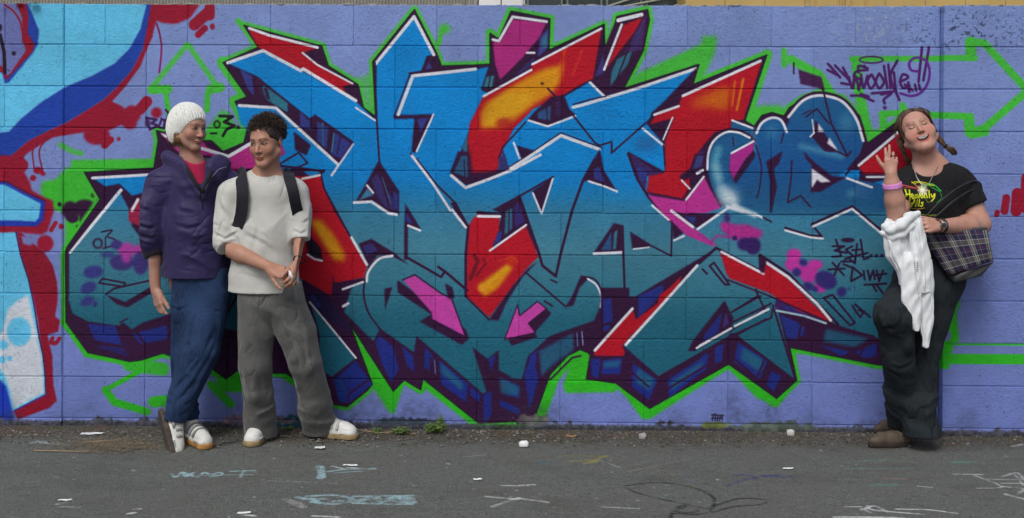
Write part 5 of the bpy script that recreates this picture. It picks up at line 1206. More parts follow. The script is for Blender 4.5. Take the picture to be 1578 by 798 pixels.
    for i in range(220):
        a = rg.uniform(-1, 1); sx = -1 if rg.random() < .5 else 1
        b0 = rg.uniform(-.075, .012); x0 = sx*(.078-.018*abs(b0+.02)/.05)
        p0 = L(x0, b0, .005); ln = rg.uniform(.068, .095)
        ls.append(([p0, L(x0*1.02+rg.uniform(-.004, .004), b0+.004, -.03), L(x0*.96+rg.uniform(-.006, .006), b0+.010+rg.uniform(-.004, .006), -.055), L(x0*.86+rg.uniform(-.008, .008), b0+.014+rg.uniform(-.006, .01), -ln)], [.0026, .0026, .0022, .0008]))
    for i in range(120):
        x0 = rg.uniform(-.07, .07); ls.append(([L(x0, -.088, .0), L(x0, -.094, -.03), L(x0*.95, -.085, -.06), L(x0*.8, -.07, -.09-rg.uniform(0, .012))], [.003, .0028, .0022, .0008]))
    tubes('hair', ls, hm, root, 4)
    # shoes
    wl = plain('trainer_white', lin((206, 206, 200)), .5, .12, 18, .001)
    shoe(root, P(244, 634, -.315), (.36, -.42, -.80), (.58, .62, .46), .245, .096, wl, M_DARKSOLE, M_GREY_STRAP, label='shoe tipped onto its toe with the dark sole showing', trim=plain('grey_mesh', lin((140, 142, 146)), .8))
    g = G(289, 677); shoe(root, (g[0], g[1], 0), (.66, -.75, 0), (0, 0, 1), .225, .088, wl, plain('tan_sole', lin((160, 120, 70)), .8, .3, 30), plain('dark_strap_cloth', lin((112, 112, 118)), .7), trim=plain('grey_mesh_b', lin((150, 150, 152)), .8))

def hair_mat(name, a, b):
    m = NT(name, .45); p = m.obj(); n = m.noise(p, 60, 3); m.col(m.mix(m.rng(n, .3, .7), lin(a), lin(b))); m.b.inputs['Specular IOR Level'].default_value = .5; return m.m

# ================================================================== person 2: the boy with the backpack
def person_boy():
    root = thing('person', 'boy with short curly hair in off-white top and baggy grey trousers, hands together', 'person', G(440, 680))
    R = rotf(-17, -7, -3); hc = V3(P(411, 222, -.33)); s = .89
    global eyes_dir
    eyes_dir = .003
    fi = face_image('face_b', 'half', 'closed', (170, 86, 80), ((48, 30, 24), .95), .25)
    sk = skin_mat('tan_skin', lin((174, 132, 112)), fi)
    F = Field(P(322, 470, -.62), P(482, 160, -.12), .0031)
    nb = P(411, 276, -.285)
    head(F, hc, R, s, .98, 'closed', .003, neck=nb, neck_r=.050)
    F.cone(nb, P(409, 300, -.28), .055, .10, .05, flat=((0, 1, 0), .8)); F.cone(P(409, 300, -.28), P(405, 430, -.28), .11, .11, .05, flat=((0, 1, 0), .75))
    s1, e1, w1 = P(350, 297, -.28), P(343, 378, -.31), P(414, 411, -.455)
    F.cone(P(385, 285, -.28), s1, .05, .045, .04); F.cone(s1, e1, .042, .038, .02); F.cone(e1, P(372, 392, -.37), .038, .039, .02); F.cone(P(372, 392, -.37), w1, .038, .0235, .02)
    s2, e2, w2 = P(460, 297, -.27), P(466, 366, -.32), P(462, 405, -.43)
    F.cone(P(432, 285, -.28), s2, .05, .045, .04); F.cone(s2, e2, .042, .037, .02); F.cone(e2, P(465, 384, -.37), .037, .034, .02); F.cone(P(465, 384, -.37), w2, .034, .024, .02)
    hand(F, w1, V3(P(437, 421, -.475))-V3(w1), (.15, -.75, .6), 1, .92, (.55, .6, .62, .7), .03, (.75, .5, -.25), .35)
    hand(F, w2, V3(P(456, 426, -.475))-V3(w2), (.75, -.6, .1), 1, .92, (.62, .65, .68, .75), .03, (.8, .45, -.25), .4)
    solid('body', F, sk, root, (hc, R/s))
    L = lambda x, y, z: hc+(R[0]*x+R[1]*y+R[2]*z)*s
    # curly hair: little springs all over the scalp
    hm = hair_mat('dark_curly_hair', (26, 18, 15), (62, 46, 38)); rg = random.Random(8); ls = []
    F = Field(L(0, 0, .05)-.14, L(0, 0, .05)+.14, .004)
    F.ell(L(0, -.014, .054), (.080*s, .098*s, .082*s), R, .004); F.ell(L(0, .115, .022), (.082*s, .09*s, .082*s), R, .004, 'sub'); F.ell(L(0, .03, -.045), (.10*s, .09*s, .055*s), R, .01, 'sub')
    F.ripples(F.lo, F.lo+F.n*F.h, (1, 0, .5), 260, .006, 5)
    hair = solid('hair', F, hm, root)
    n = 0
    while n < 1700:
        a = rg.uniform(0, 2*math.pi); z = rg.uniform(-.45, 1); r = math.sqrt(1-z*z); d = np.array([math.cos(a)*r, math.sin(a)*r, z])
        if d[1] > .30 and z < .30: continue
        if z < -.1 and d[1] > -.1: continue
        p = np.array([0, -.020, .056])+d*np.array([.083, .101, .087]); n += 1
        t1 = np.cross(d, [0.3, .2, 1]); t1 /= np.linalg.norm(t1); t2 = np.cross(d, t1); ph = rg.uniform(0, 6.28); rr = rg.uniform(.0015, .0055); hh = rg.uniform(.008, .026)*(1.1 if z > .1 else .5)*(1.35 if rg.random() < .12 else 1); sg = rg.choice((-1, 1)); lean = rg.uniform(-.9, .9)
        pts = []
        for k in range(8):
            u = k/7; q = p+d*hh*u+(t1*math.cos(ph+sg*u*5.0)+t2*math.sin(ph+sg*u*5.0))*rr*(.5+.6*u)+t1*lean*hh*u
            pts.append(L(*q))
        ls.append((pts, [.0015, .0017, .0017, .0016, .0014, .0012, .0009, .0004]))
    tubes('curls', ls, hm, hair, 4)
    # trousers
    tm = NT('grey_corduroy', .95); p = tm.obj(); n1 = tm.noise(p, 7, 4); n2 = tm.noise(p, 260, 3)
    tm.col(tm.mix(tm.rng(n1, .3, .7), lin((58, 58, 58)), lin((96, 96, 95)))); tm.col(tm.mix(tm.rng(n2, .35, .65, 0, .5), tm.mix(tm.rng(n1, .3, .7), lin((60, 60, 60)), lin((94, 94, 93))), lin((112, 112, 110)))); tm.bump(n2, .002, .7, tm.folds(p, (1, 1, .32), 9, .034)); tm.b.inputs['Sheen Weight'].default_value = .2
    F = Field(P(345, 712, -.56), P(535, 425, -.08), .0046)
    F.cone(P(388, 450, -.28), P(436, 450, -.28), .092, .092, .04); F.cone(P(411, 440, -.28), P(411, 456, -.28), .142, .146, .03, flat=((0, 1, 0), .72))
    a1 = P(402, 670, -.185); a2 = P(492, 664, -.13)
    F.chain([P(391, 465, -.28), P(393, 510, -.295), P(392, 560, -.31), P(398, 605, -.27), P(400, 640, -.22)], [.092, .086, .071, .067, .074], .014)
    F.cone(P(400, 640, -.22), a1, .074, .078, .012, cut='b')
    F.chain([P(438, 465, -.28), P(458, 512, -.295), P(472, 560, -.29), P(484, 610, -.22), P(489, 640, -.16)], [.096, .085, .070, .073, .078], .010)
    F.cone(P(489, 640, -.16), a2, .078, .074, .012)
    F.crease([P(427, 445, -.38), P(427, 475, -.39), P(420, 498, -.38)], .008, .006)
    for q, w, a in (([(425, 492), (445, 520), (462, 570)], .014, .010), ([(420, 500), (398, 530), (378, 560)], .012, .006), ([(470, 500), (478, 560), (500, 620)], .014, -.008), ([(445, 500), (470, 590), (478, 640)], .016, .009),
                    ([(395, 560), (410, 585), (400, 600)], .012, .010), ([(376, 590), (400, 605), (422, 596)], .009, .008), ([(376, 620), (400, 632), (425, 622)], .009, .008), ([(378, 640), (402, 650), (426, 643)], .008, .009), ([(380, 655), (404, 664), (428, 656)], .007, .008),
                    ([(462, 640), (490, 632), (515, 640)], .010, .010), ([(465, 655), (490, 648), (512, 655)], .009, .010), ([(370, 470), (385, 520)], .014, .006), ([(430, 470), (460, 480)], .010, .005)):
        F.crease([P(x, y, (-.40 if x < 430 else -.37)+max(0, y-580)*.0011) for x, y in q], w*.75, a*1.2)
    F.ripples(P(370, 690, -.5), P(530, 600, -.02), (.15, 0, 1), 90, .011, 9); F.ripples(P(350, 600, -.5), P(500, 440, -.1), (.7, 0, .7), 55, .008, 10)
    F.sink(.012)
    solid('trousers', F, tm.m, root)
    # long sleeved top, sleeves pushed up
    wm = cloth('off_white_jersey', lin((198, 198, 193)), .95, 800, c2=lin((182, 182, 177)), patch=4, fold=((1, 1, .4), 8, .016))
    F = Field(P(315, 460, -.46), P(490, 250, -.12), .0046)
    F.cone(P(372, 294, -.28), P(446, 294, -.275), .060, .060, .05); F.cone(P(409, 300, -.28), P(407, 360, -.28), .130, .138, .05, flat=((0, 1, 0), .76)); F.cone(P(407, 360, -.28), P(407, 448, -.28), .142, .163, .04, flat=((0, 1, 0), .74), cut='b')
    F.cone(P(355, 298, -.28), P(347, 345, -.29), .060, .060, .04); F.cone(P(347, 345, -.29), P(348, 380, -.325), .058, .056, .03, cut='b'); F.cone(P(345, 368, -.31), P(352, 381, -.335), .058, .054, .01, cut='b')
    F.cone(P(457, 298, -.275), P(463, 330, -.29), .056, .052, .04); F.cone(P(463, 330, -.29), P(464, 369, -.33), .052, .046, .03, cut='b')
    F.cone(P(410, 262, -.30), P(410, 250, -.32), .058, .062, .006, mode='sub')
    cc = P(410, 268, -.31); F.crease([(cc[0]+.072*math.cos(a), cc[1]-.062*math.sin(a), cc[2]-.018*math.sin(a)) for a in np.linspace(-.4, math.pi+.4, 12)], .0035, .003)
    F.crease([P(369, 305, -.36), P(371, 340, -.37), P(372, 372, -.39)], .008, .018, False); F.crease([P(452, 312, -.36), P(451, 340, -.37), P(453, 372, -.38)], .008, .018, False)
    for q, w, a, y in (([(385, 400), (400, 350), (392, 320)], .014, .005, -.39), ([(375, 360), (405, 375), (440, 405)], .012, .006, -.39), ([(375, 330), (392, 322), (398, 330)], .010, .006, -.39), ([(365, 420), (420, 436), (465, 428)], .010, .005, -.40), ([(455, 380), (440, 420)], .012, .005, -.39), ([(350, 444), (410, 446), (465, 441)], .003, .003, -.40),
                      ([(330, 345), (348, 352), (365, 345)], .009, .007, -.345), ([(330, 360), (348, 368), (366, 358)], .008, .008, -.36), ([(334, 372), (350, 378), (366, 368)], .007, .007, -.38), ([(335, 310), (350, 335)], .012, .005, -.34), ([(452, 340), (465, 345), (476, 338)], .008, .006, -.34), ([(452, 355), (464, 360), (476, 354)], .007, .006, -.36)):
        F.crease([P(x, yy, y) for x, yy in q], w, a)
    F.ripples(P(325, 445, -.45), P(470, 300, -.15), (.5, 0, .8), 55, .007, 12)
    top = solid('top', F, wm, root)
    # bracelet
    bm_ = plain('black_rubber', lin((18, 14, 18)), .5)
    w = V3(P(461.2, 400, -.414)); d = unit(V3(w2)-V3(e2)); e1_ = unit(np.cross(d, (0, 1, 0))); e2_ = np.cross(d, e1_)
    o = tubes('bracelet', [([w+(e1_*math.cos(a)+e2_*math.sin(a))*.0250+d*.004*math.cos(a) for a in np.linspace(0, 2*math.pi, 20, endpoint=False)], .0034)], bm_, root, 6, True)
    # shoes
    wl = M_WHITE_LEATHER; gs = plain('off_white_strap', lin((188, 188, 184)), .6); g = G(401, 674)
    shoe(root, (g[0], -.105, 0), (-.02, -1, 0), (0, 0, 1), .235, .098, wl, M_GUM, gs)
    g = G(484, 670); shoe(root, (g[0], g[1], 0), (.955, -.29, 0), (0, 0, 1), .228, .092, wl, M_GUM, gs)
    return s1, s2
def backpack():
    root = thing('backpack', 'black backpack worn on the back of the boy in the off-white top', 'backpack', P(405, 390, -.10))
    bk = cloth('navy_black_nylon', lin((20, 20, 34)), .7, 600, c2=lin((12, 12, 20)))
    F = Field(P(340, 455, -.24), P(475, 262, .0), .005)
    F.box(P(406, 360, -.115), (.155, .055, .24), .05); F.box(P(404, 395, -.065), (.12, .03, .12), .03, k=.015)
    F.crease([P(352, 335, -.17), P(352, 440, -.17)], .01, .006); F.ripples(F.lo, F.lo+F.n*F.h, (0, 0, 1), 50, .005, 4)
    solid('pack', F, bk, root)
    def ribbon(name, pts, nr, wd, th=.006):
        V = []; m = len(pts)
        pts = [V3(p) for p in catmull(pts, 5)]
        m = len(pts)
        for i, p in enumerate(pts):
            t = unit(pts[min(i+1, m-1)]-pts[max(0, i-1)]); n_ = V3((nr[0]*(1-abs(2*i/m-1)*0), nr[1], nr[2])); n_ = unit(n_-t*(n_@t)); r = np.cross(t, n_)
            for a, b in ((-.5, 0), (-.5, 1), (.5, 1), (.5, 0)): V.append(p+r*a*wd+n_*b*th)
        F_ = [(i*4+k, i*4+(k+1) % 4, i*4+4+(k+1) % 4, i*4+4+k) for i in range(m-1) for k in range(4)]+[(0, 3, 2, 1), tuple((m-1)*4+k for k in range(4))]
        link(name, mesh(name, V, F_, False), bk, root)
    ribbon('strap', [P(374, 275, -.20), P(373, 266, -.27), P(372, 275, -.352), P(374, 296, -.388), P(373, 322, -.388), P(369, 342, -.372), P(363, 358, -.335), P(357, 372, -.26)], (-.2, -1, .1), .056, .005)
    ribbon('strap', [P(444, 275, -.20), P(444, 266, -.27), P(446, 275, -.352), P(451, 292, -.380), P(455, 312, -.372), P(459, 330, -.335), P(462, 350, -.26)], (.3, -1, .1), .050, .005)

# ================================================================== person 3: laughing woman in the black T-shirt
def shirt_print():
    S = 1600.0; x0, x1 = P(1385, 300, -.36)[0], P(1480, 300, -.36)[0]; z1, z0 = P(1430, 275, -.36)[2], P(1430, 345, -.36)[2]
    w, h = int((x1-x0)*S), int((z1-z0)*S)
    def tf(p): return np.array([((q[0]-x0)*S, (z1-q[2])*S) for q in (P(a, b, -.36) for a, b in p)])
    cv = Canvas(h, w, tf, S/342.)
    U = lambda s: [(1330+float(a)/3.991, 150+float(b)/3.991) for a, b in (w_.split(',') for w_ in s.split())]
    YE = (206, 214, 40); GN = (30, 150, 60); RD = (190, 80, 70)
    l = lambda s, wd, c=YE, a=1.0: cv.line(U(s), wd/3.991, c, soft=.35, a=a, smooth=True)
    l('240,535 300,550 360,562 395,572', 6, RD); l('330,522 350,540 395,572', 5, (220, 150, 50)); l('345,535 380,528 420,540 460,545', 5, (200, 200, 60)); l('395,572 430,545 460,560 500,582', 6, GN); l('400,555 450,535 480,550 510,580', 5, (60, 190, 80)); l('330,530 370,522 420,530 470,548', 4, YE)
    l('250,560 300,558 360,568', 4, (150, 60, 60)); l('505,590 510,620 480,650', 4, GN, .8); l('410,620 425,650 450,640', 4, (110, 130, 40), .8)
    # two lines of yellow script
    l('270,570 268,600 262,622', 9); l('296,572 290,600 288,622', 9); l('262,598 298,594', 7); l('300,612 318,604 310,595 300,606 306,622 324,616', 7); l('345,602 332,604 330,620 346,616 348,600 350,622', 7); l('358,600 364,622 376,600', 7); l('382,612 396,604 390,595 380,606 386,622 402,614', 7)
    l('408,622 410,600 422,600', 7); l('422,601 424,622', 7); l('440,578 438,622', 7); l('450,600 456,618 470,598', 7); l('473,598 466,622 448,642', 7)
    l('292,630 288,650 280,672', 9); l('318,630 312,650 308,672', 9); l('286,652 318,650', 7); l('332,650 330,672', 7); cv.blob(*U('334,638')[0], .9, .9, YE, soft=.3); l('352,632 346,672', 7); l('368,632 362,672', 7); l('392,650 380,652 388,662 382,674 372,670', 7)
    l('300,682 360,690 400,684', 4, (190, 150, 60)); l('370,724 430,730 480,728', 4, (160, 190, 40)); l('400,738 450,740', 3, (120, 130, 40), .8)
    cx, cy = U('398,576')[0]; cv.blob(cx, cy, 7.5, 6.5, (230, 220, 190), soft=2.0, a=.75); cv.blob(cx, cy, 3.0, 2.8, (255, 255, 245), soft=.8)
    for a in range(8):
        t = a*math.pi/4; cv.line([(cx, cy), (cx+9*math.cos(t), cy+8*math.sin(t))], .8, (250, 246, 220), soft=.5, a=.9)
    al = cv.al
    return make_image('shirt_print', np.clip(cv.rgb/np.maximum(al, 1e-3)[..., None], 0, 1), al), (x0, x1, z0, z1)
def person_laughing():
    root = thing('person', 'laughing woman with brown pigtails in black printed T-shirt and dark flared jeans', 'person', G(1415, 688))
    R = rotf(-16, 20, -21); hc = V3(P(1415, 205, -.20)); s = .92
    fi = face_image('face_c', 'closed', 'laugh', (186, 92, 90), ((104, 70, 54), .55), .85)
    sk = skin_mat('rosy_skin', lin((186, 144, 128)), fi)
    F = Field(P(1338, 460, -.62), P(1538, 150, .0), .0031)
    nb = P(1434, 262, -.17)
    head(F, hc, R, s, 1.03, 'laugh', .014, neck=nb, neck_r=.055)
    F.ell(hc+(R[1]*.035-R[2]*.095)*s, (.044*s, .040*s, .026*s), R, .02)
    F.cone(nb, P(1436, 285, -.17), .068, .10, .05, flat=((0, 1, 0), .85)); F.cone(P(1436, 285, -.17), P(1436, 420, -.19), .12, .13, .05, flat=((0, 1, 0), .75))
    # her right arm: raised forearm
    s1, e1, w1 = P(1397, 280, -.20), P(1382, 338, -.385), P(1373, 268, -.42)
    F.cone(P(1425, 275, -.18), s1, .055, .05, .04); F.cone(s1, e1, .048, .041, .012); F.cone(e1, P(1378.5, 308, -.405), .042, .043, .010); F.cone(P(1378.5, 308, -.405), P(1375, 286, -.415), .043, .036, .012); F.cone(P(1375, 286, -.415), w1, .036, .0255, .012)
    hand(F, w1, (.02, .04, 1), (-.3, -.95, .0), -1, .78, (.22, .12, .60, .95), .06, (.70, .66, -.05), .3)
    # her left arm: folded across
    s2, e2, w2 = P(1483, 284, -.17), P(1509, 345, -.22), P(1449, 348, -.40)
    F.cone(P(1450, 278, -.17), s2, .055, .052, .04); F.cone(s2, e2, .056, .050, .02); F.cone(e2, P(1490, 348, -.28), .048, .049, .02); F.cone(P(1490, 348, -.28), w2, .047, .0275, .02)
    hand(F, w2, V3(P(1420, 347, -.44))-V3(w2), (.1, -.9, .35), 1, .90, (.45, .5, .5, .55), .05, (.85, .35, -.2), .3)
    solid('body', F, sk, root, (hc, R/s))
    L = lambda x, y, z: hc+(R[0]*x+R[1]*y+R[2]*z)*s
    hm = hair_mat('brown_hair', (46, 30, 22), (98, 68, 48)); rg = random.Random(5)
    F = Field(L(0, 0, .03)-.16, L(0, 0, .03)+.16, .0035)
    F.ell(L(0, -.022, .048), (.079*s, .096*s, .084*s), R, .01); F.ell(L(0, .088, -.012), (.070*s, .072*s, .090*s), R, .01, 'sub'); F.ell(L(0, .03, -.08), (.10*s, .10*s, .075*s), R, .01, 'sub')
    F.ripples(F.lo, F.lo+F.n*F.h, R[0], 200, .003, 5, .4)
    hair = solid('hair', F, hm, root)
    ls = []
    for i in range(420):
        sx = -1 if rg.random() < .5 else 1
        y0 = rg.uniform(-.10, .060); zt = .048+.084*math.sqrt(max(0, 1-((y0+.022)/.098)**2)); x0 = .012*sx*rg.random()-.010
        tie = np.array([sx*.080, -.030, -.035])
        pts = []
        for k in range(8):
            u = k/7; a = u*math.pi*.5; bx = x0+(tie[0]-x0)*math.sin(a); bz = tie[2]+(zt-tie[2])*math.cos(a)**1.0; by = y0+(tie[1]-y0)*u**1.6
            d = np.array([bx, by+.022, bz-.048])/np.array([.081, .099, .087]); nn = np.linalg.norm(d); 
            if nn < 1.0 or k < 7: d = d/nn
            q = d*np.array([.081, .099, .087])*(1.01+rg.uniform(0, .02))+np.array([0, -.022, .048])
            if bz < -.02: q = np.array([bx, by, bz])
            pts.append(L(*q))
        ls.append((pts, [.0014]+[.0018]*6+[.0012]))
    for i in range(60):
        sx = rg.choice((-1, 1)); a = rg.uniform(.2, 1.2); y0 = rg.uniform(-.06, .05); r0 = .088
        p0 = L(sx*math.sin(a)*r0*.9, y0, .048+math.cos(a)*r0*.95); p1 = L(sx*math.sin(a+.3)*(r0+rg.uniform(.002, .012)), y0-.02, .048+math.cos(a+.3)*(r0+rg.uniform(.0, .008))); p2 = L(sx*math.sin(a+.6)*(r0+rg.uniform(.0, .02)), y0-.035, .045+math.cos(a+.6)*(r0+.004))
        ls.append(([p0, p1, p2], [.0012, .0010, .0005]))
    for sx in (-1, 1):
        for k in range(16):
            b0 = rg.uniform(.02, .05); ls.append(([L(sx*.058, b0+.02, .092-k*.001), L(sx*(.072+rg.uniform(0, .006)), b0, .05), L(sx*(.078+rg.uniform(-.002, .006)), b0-.02, .0), L(sx*(.080+rg.uniform(-.004, .006)), b0-.035, -.03-rg.uniform(0, .02))], [.0016, .0018, .0014, .0006]))
    tubes('strands', ls, hm, hair, 4)
    # pigtails with black ties
    for (pts_, flag) in (([P(1447, 214, -.19), P(1452, 220, -.195), P(1457, 225, -.20), P(1462, 229, -.205), P(1467, 231, -.21)], 1), ([P(1386, 214, -.14), P(1389, 226, -.15), P(1395, 240, -.155), P(1402, 252, -.16)], 0)):
        ls = []
        for i in range(90):
            o = V3((rg.uniform(-1, 1), rg.uniform(-1, 1), rg.uniform(-1, 1))); o = o/np.linalg.norm(o)*rg.random()**.5
            m_ = len(pts_); sc = [1.1, .9, .55, .9, 1.2][:m_]
            ls.append(([V3(p)+o*.013*sc[j]+np.array([rg.uniform(-.002, .002) for _ in range(3)]) for j, p in enumerate(pts_)]+([V3(pts_[-1])+o*.012+V3((.012, 0, -.016))] if flag else []), .0017))
        tubes('pigtail', ls, hm, hair, 4)
    a = V3(P(1457, 225, -.20)); tubes('hair_tie', [([a+V3((.5*t, 0, -.25*t)) for t in (-.012, 0, .012)], [.010, .012, .010])], plain('black_tie', (.01, .01, .012), .6), hair, 8)
    # T-shirt with its print
    im, (x0, x1, z0, z1) = shirt_print()
    m = NT('black_cotton', .92); p = m.pos(); q = m.sep(p); n = m.noise(p, 60, 3)
    base = m.mix(m.rng(n, .3, .7), (.0065, .0065, .008), (.012, .012, .014))
    t = m.img(im, m.comb(m.rng(q[0], x0, x1), m.rng(q[2], z0, z1), 0.0), 'CLIP'); nz = m.sep(m.n('ShaderNodeNewGeometry').outputs['Normal'])
    m.col(m.mix(m.math('MULTIPLY', t.outputs['Alpha'], m.rng(nz[1], -.1, -.25)), base, t.outputs['Color'])); m.bump(m.noise(p, 700, 2), .0012, .5, m.folds(p, (.8, .8, 1), 9, .012))
    F = Field(P(1365, 400, -.42), P(1530, 238, .0), .0044)
    F.cone(P(1408, 280, -.175), P(1466, 278, -.17), .072, .072, .05); F.cone(P(1436, 292, -.18), P(1436, 345, -.185), .138, .138, .05, flat=((0, 1, 0), .82)); F.cone(P(1436, 345, -.185), P(1440, 392, -.19), .138, .148, .04, flat=((0, 1, 0), .8), cut='b')
    for sx in (1414, 1452): F.ell(P(sx, 318, -.265), (.06, .05, .058), None, .04)
    F.cone(s1, V3(s1)+(V3(e1)-V3(s1))*.62, .062, .068, .03, cut='b')
    F.cone(P(1478, 280, -.17), P(1489, 303, -.182), .066, .070, .03); F.cone(P(1484, 290, -.175), P(1498, 318, -.195), .070, .072, .02, cut='b')
    F.cone(P(1430, 258, -.22), P(1427, 240, -.26), .064, .074, .008, mode='sub'); F.cone(P(1433, 262, -.17), P(1433, 230, -.17), .066, .075, .01, mode='sub')
    for qs, w, a, y in (([(1400, 300), (1430, 335), (1460, 345)], .014, .004, -.31), ([(1400, 345), (1440, 352), (1470, 345)], .012, .007, -.31), ([(1470, 290), (1480, 330)], .014, .008, -.26), ([(1405, 362), (1440, 368), (1475, 360)], .012, -.006, -.31)):
        F.crease([P(x, yy, y) for x, yy in qs], w, a)
    F.ripples(P(1385, 390, -.4), P(1475, 330, -.05), (.1, 0, 1), 70, .008, 3)
    ts = solid('t_shirt', F, m.m, root)
    # dark flared jeans
    jm = NT('black_denim', .9); p = jm.obj(); n = jm.noise(p, 6, 4); st = jm.noise(jm.vmul(p, (1, 1, .15)), 300, 2)
    c = jm.mix(jm.rng(n, .3, .72), lin((17, 21, 25)), lin((34, 42, 48))); jm.col(jm.mix(jm.rng(st, .35, .7, 0, .4), c, lin((50, 58, 64)))); jm.bump(st, .0015, .7, jm.folds(p, (1, 1, .35), 10, .034))
    F = Field(P(1330, 700, -.58), P(1495, 350, .02), .0046)
    F.cone(P(1438, 375, -.19), P(1432, 430, -.20), .138, .148, .04, flat=((0, 1, 0), .82)); F.cone(P(1415, 430, -.2), P(1450, 425, -.19), .11, .11, .03)
    k1 = P(1377, 488, -.40); 
    F.cone(P(1412, 438, -.24), k1, .100, .083, .03); F.cone(k1, P(1384, 555, -.33), .083, .070, .03); F.cone(P(1385, 555, -.33), P(1395, 655, -.13), .072, .080, .012, cut='b')
    F.cone(P(1445, 440, -.20), P(1424, 545, -.24), .098, .072, .03); F.cone(P(1424, 545, -.24), P(1419, 620, -.26), .064, .070, .010); F.cone(P(1418, 620, -.26), P(1421, 688, -.265), .074, .088, .02, cut='b')
    for qs, w, a, y in (([(1400, 455), (1370, 470), (1352, 490)], .014, -.006, -.48), ([(1392, 480), (1372, 505), (1352, 512)], .012, .008, -.46), ([(1356, 560), (1385, 570), (1408, 560)], .012, .007, -.40), ([(1358, 600), (1390, 612), (1415, 600)], .010, .008, -.36), ([(1362, 625), (1392, 635), (1420, 622)], .010, .008, -.33), ([(1365, 640), (1392, 650), (1420, 640)], .008, .006, -.31), ([(1405, 500), (1412, 560), (1420, 640)], .012, .010, -.34), ([(1430, 480), (1432, 600), (1440, 680)], .012, -.006, -.32)):
        F.crease([P(x, yy, y) for x, yy in qs], w, a)
    F.ripples(P(1345, 690, -.5), P(1450, 560, -.05), (.1, 0, 1), 90, .009, 6); F.ripples(P(1345, 560, -.5), P(1450, 430, -.05), (.6, 0, .8), 60, .006, 7); F.sink(.006)
    solid('flared_jeans', F, jm.m, root)
    # shoes
    br = plain('scuffed_brown_leather', lin((82, 72, 62)), .75, .3, 30, .001); ds = plain('dark_rubber', lin((50, 42, 38)), .85)
    g = G(1404, 686); shoe(root, (g[0], g[1], 0), (-.97, -.22, 0), (0, 0, 1), .220, .078, br, ds, None, .045, 'plain', toe=.24)
    g = G(1412, 668); shoe(root, (g[0], g[1], 0), (-.98, -.1, 0), (0, 0, 1), .220, .078, br, ds, None, .045, 'plain', toe=.24)
    # pink wristband, watch, rings, necklace
    d = unit(V3(w1)-V3(e1)); cc = V3(P(1375, 285, -.415)); a1 = unit(np.cross(d, (0, 1, 0))); a2 = np.cross(d, a1)
    F = Field(cc-.07, cc+.07, .003); F.cone(cc-d*.011, cc+d*.011, .0435, .0405, 0, cut='ab'); solid('wristband', F, plain('pink_band', lin((214, 140, 208)), .6), root)
    d = unit(V3(w2)-V3(e2)); cw = V3(P(1449, 348, -.40))-d*.006; a1 = unit(np.cross(d, (0, 0, 1))); a2 = np.cross(d, a1)
    wt = tubes('watch_strap', [([cw+(a1*math.cos(t)+a2*math.sin(t))*.031 for t in np.linspace(0, 2*math.pi, 20, endpoint=False)], .0055)], plain('dark_leather', (.02, .018, .018), .5), root, 6, True)
    fc = cw+V3((0, -.032, .006)); F = Field(fc-.03, fc+.03, .0022); F.cone(fc+V3((0, .006, 0)), fc+V3((0, -.005, 0)), .017, .016, 0, cut='ab'); 
    sv = plain('steel', (.5, .5, .5), .3, metal=1.0); wc = solid('watch_case', F, sv, wt)
    F = Field(fc-.03, fc+.03, .0022); F.cone(fc+V3((0, .0, 0)), fc+V3((0, -.0065, 0)), .011, .011, 0, cut='ab'); solid('dial', F, plain('dark_dial', (.05, .05, .06), .2), wt)
    tubes('bracelet', [([cw+d*.032+(a1*math.cos(t)+a2*math.sin(t))*.029 for t in np.linspace(0, 2*math.pi, 20, endpoint=False)], .0028)], plain('brown_cord', (.05, .03, .025), .7), root, 6, True)
    tubes('necklace', [([P(1406, 250, -.222), P(1409, 262, -.262), P(1413, 274, -.292), P(1420, 284, -.318), P(1427, 287, -.328), P(1433, 280, -.312), P(1439, 268, -.285), P(1445, 256, -.25), P(1449, 248, -.22)], .0017)], plain('silver_chain', (.55, .52, .5), .35, metal=.8), root, 5)
    hd = V3(P(1376, 240, -.427)); tubes('ring', [([hd+V3((math.cos(t)*.0102, math.sin(t)*.0102, 0)) for t in np.linspace(0, 6.283, 14, endpoint=False)], .0018)], plain('dark_ring', (.03, .03, .03), .3, metal=1), root, 5, True)

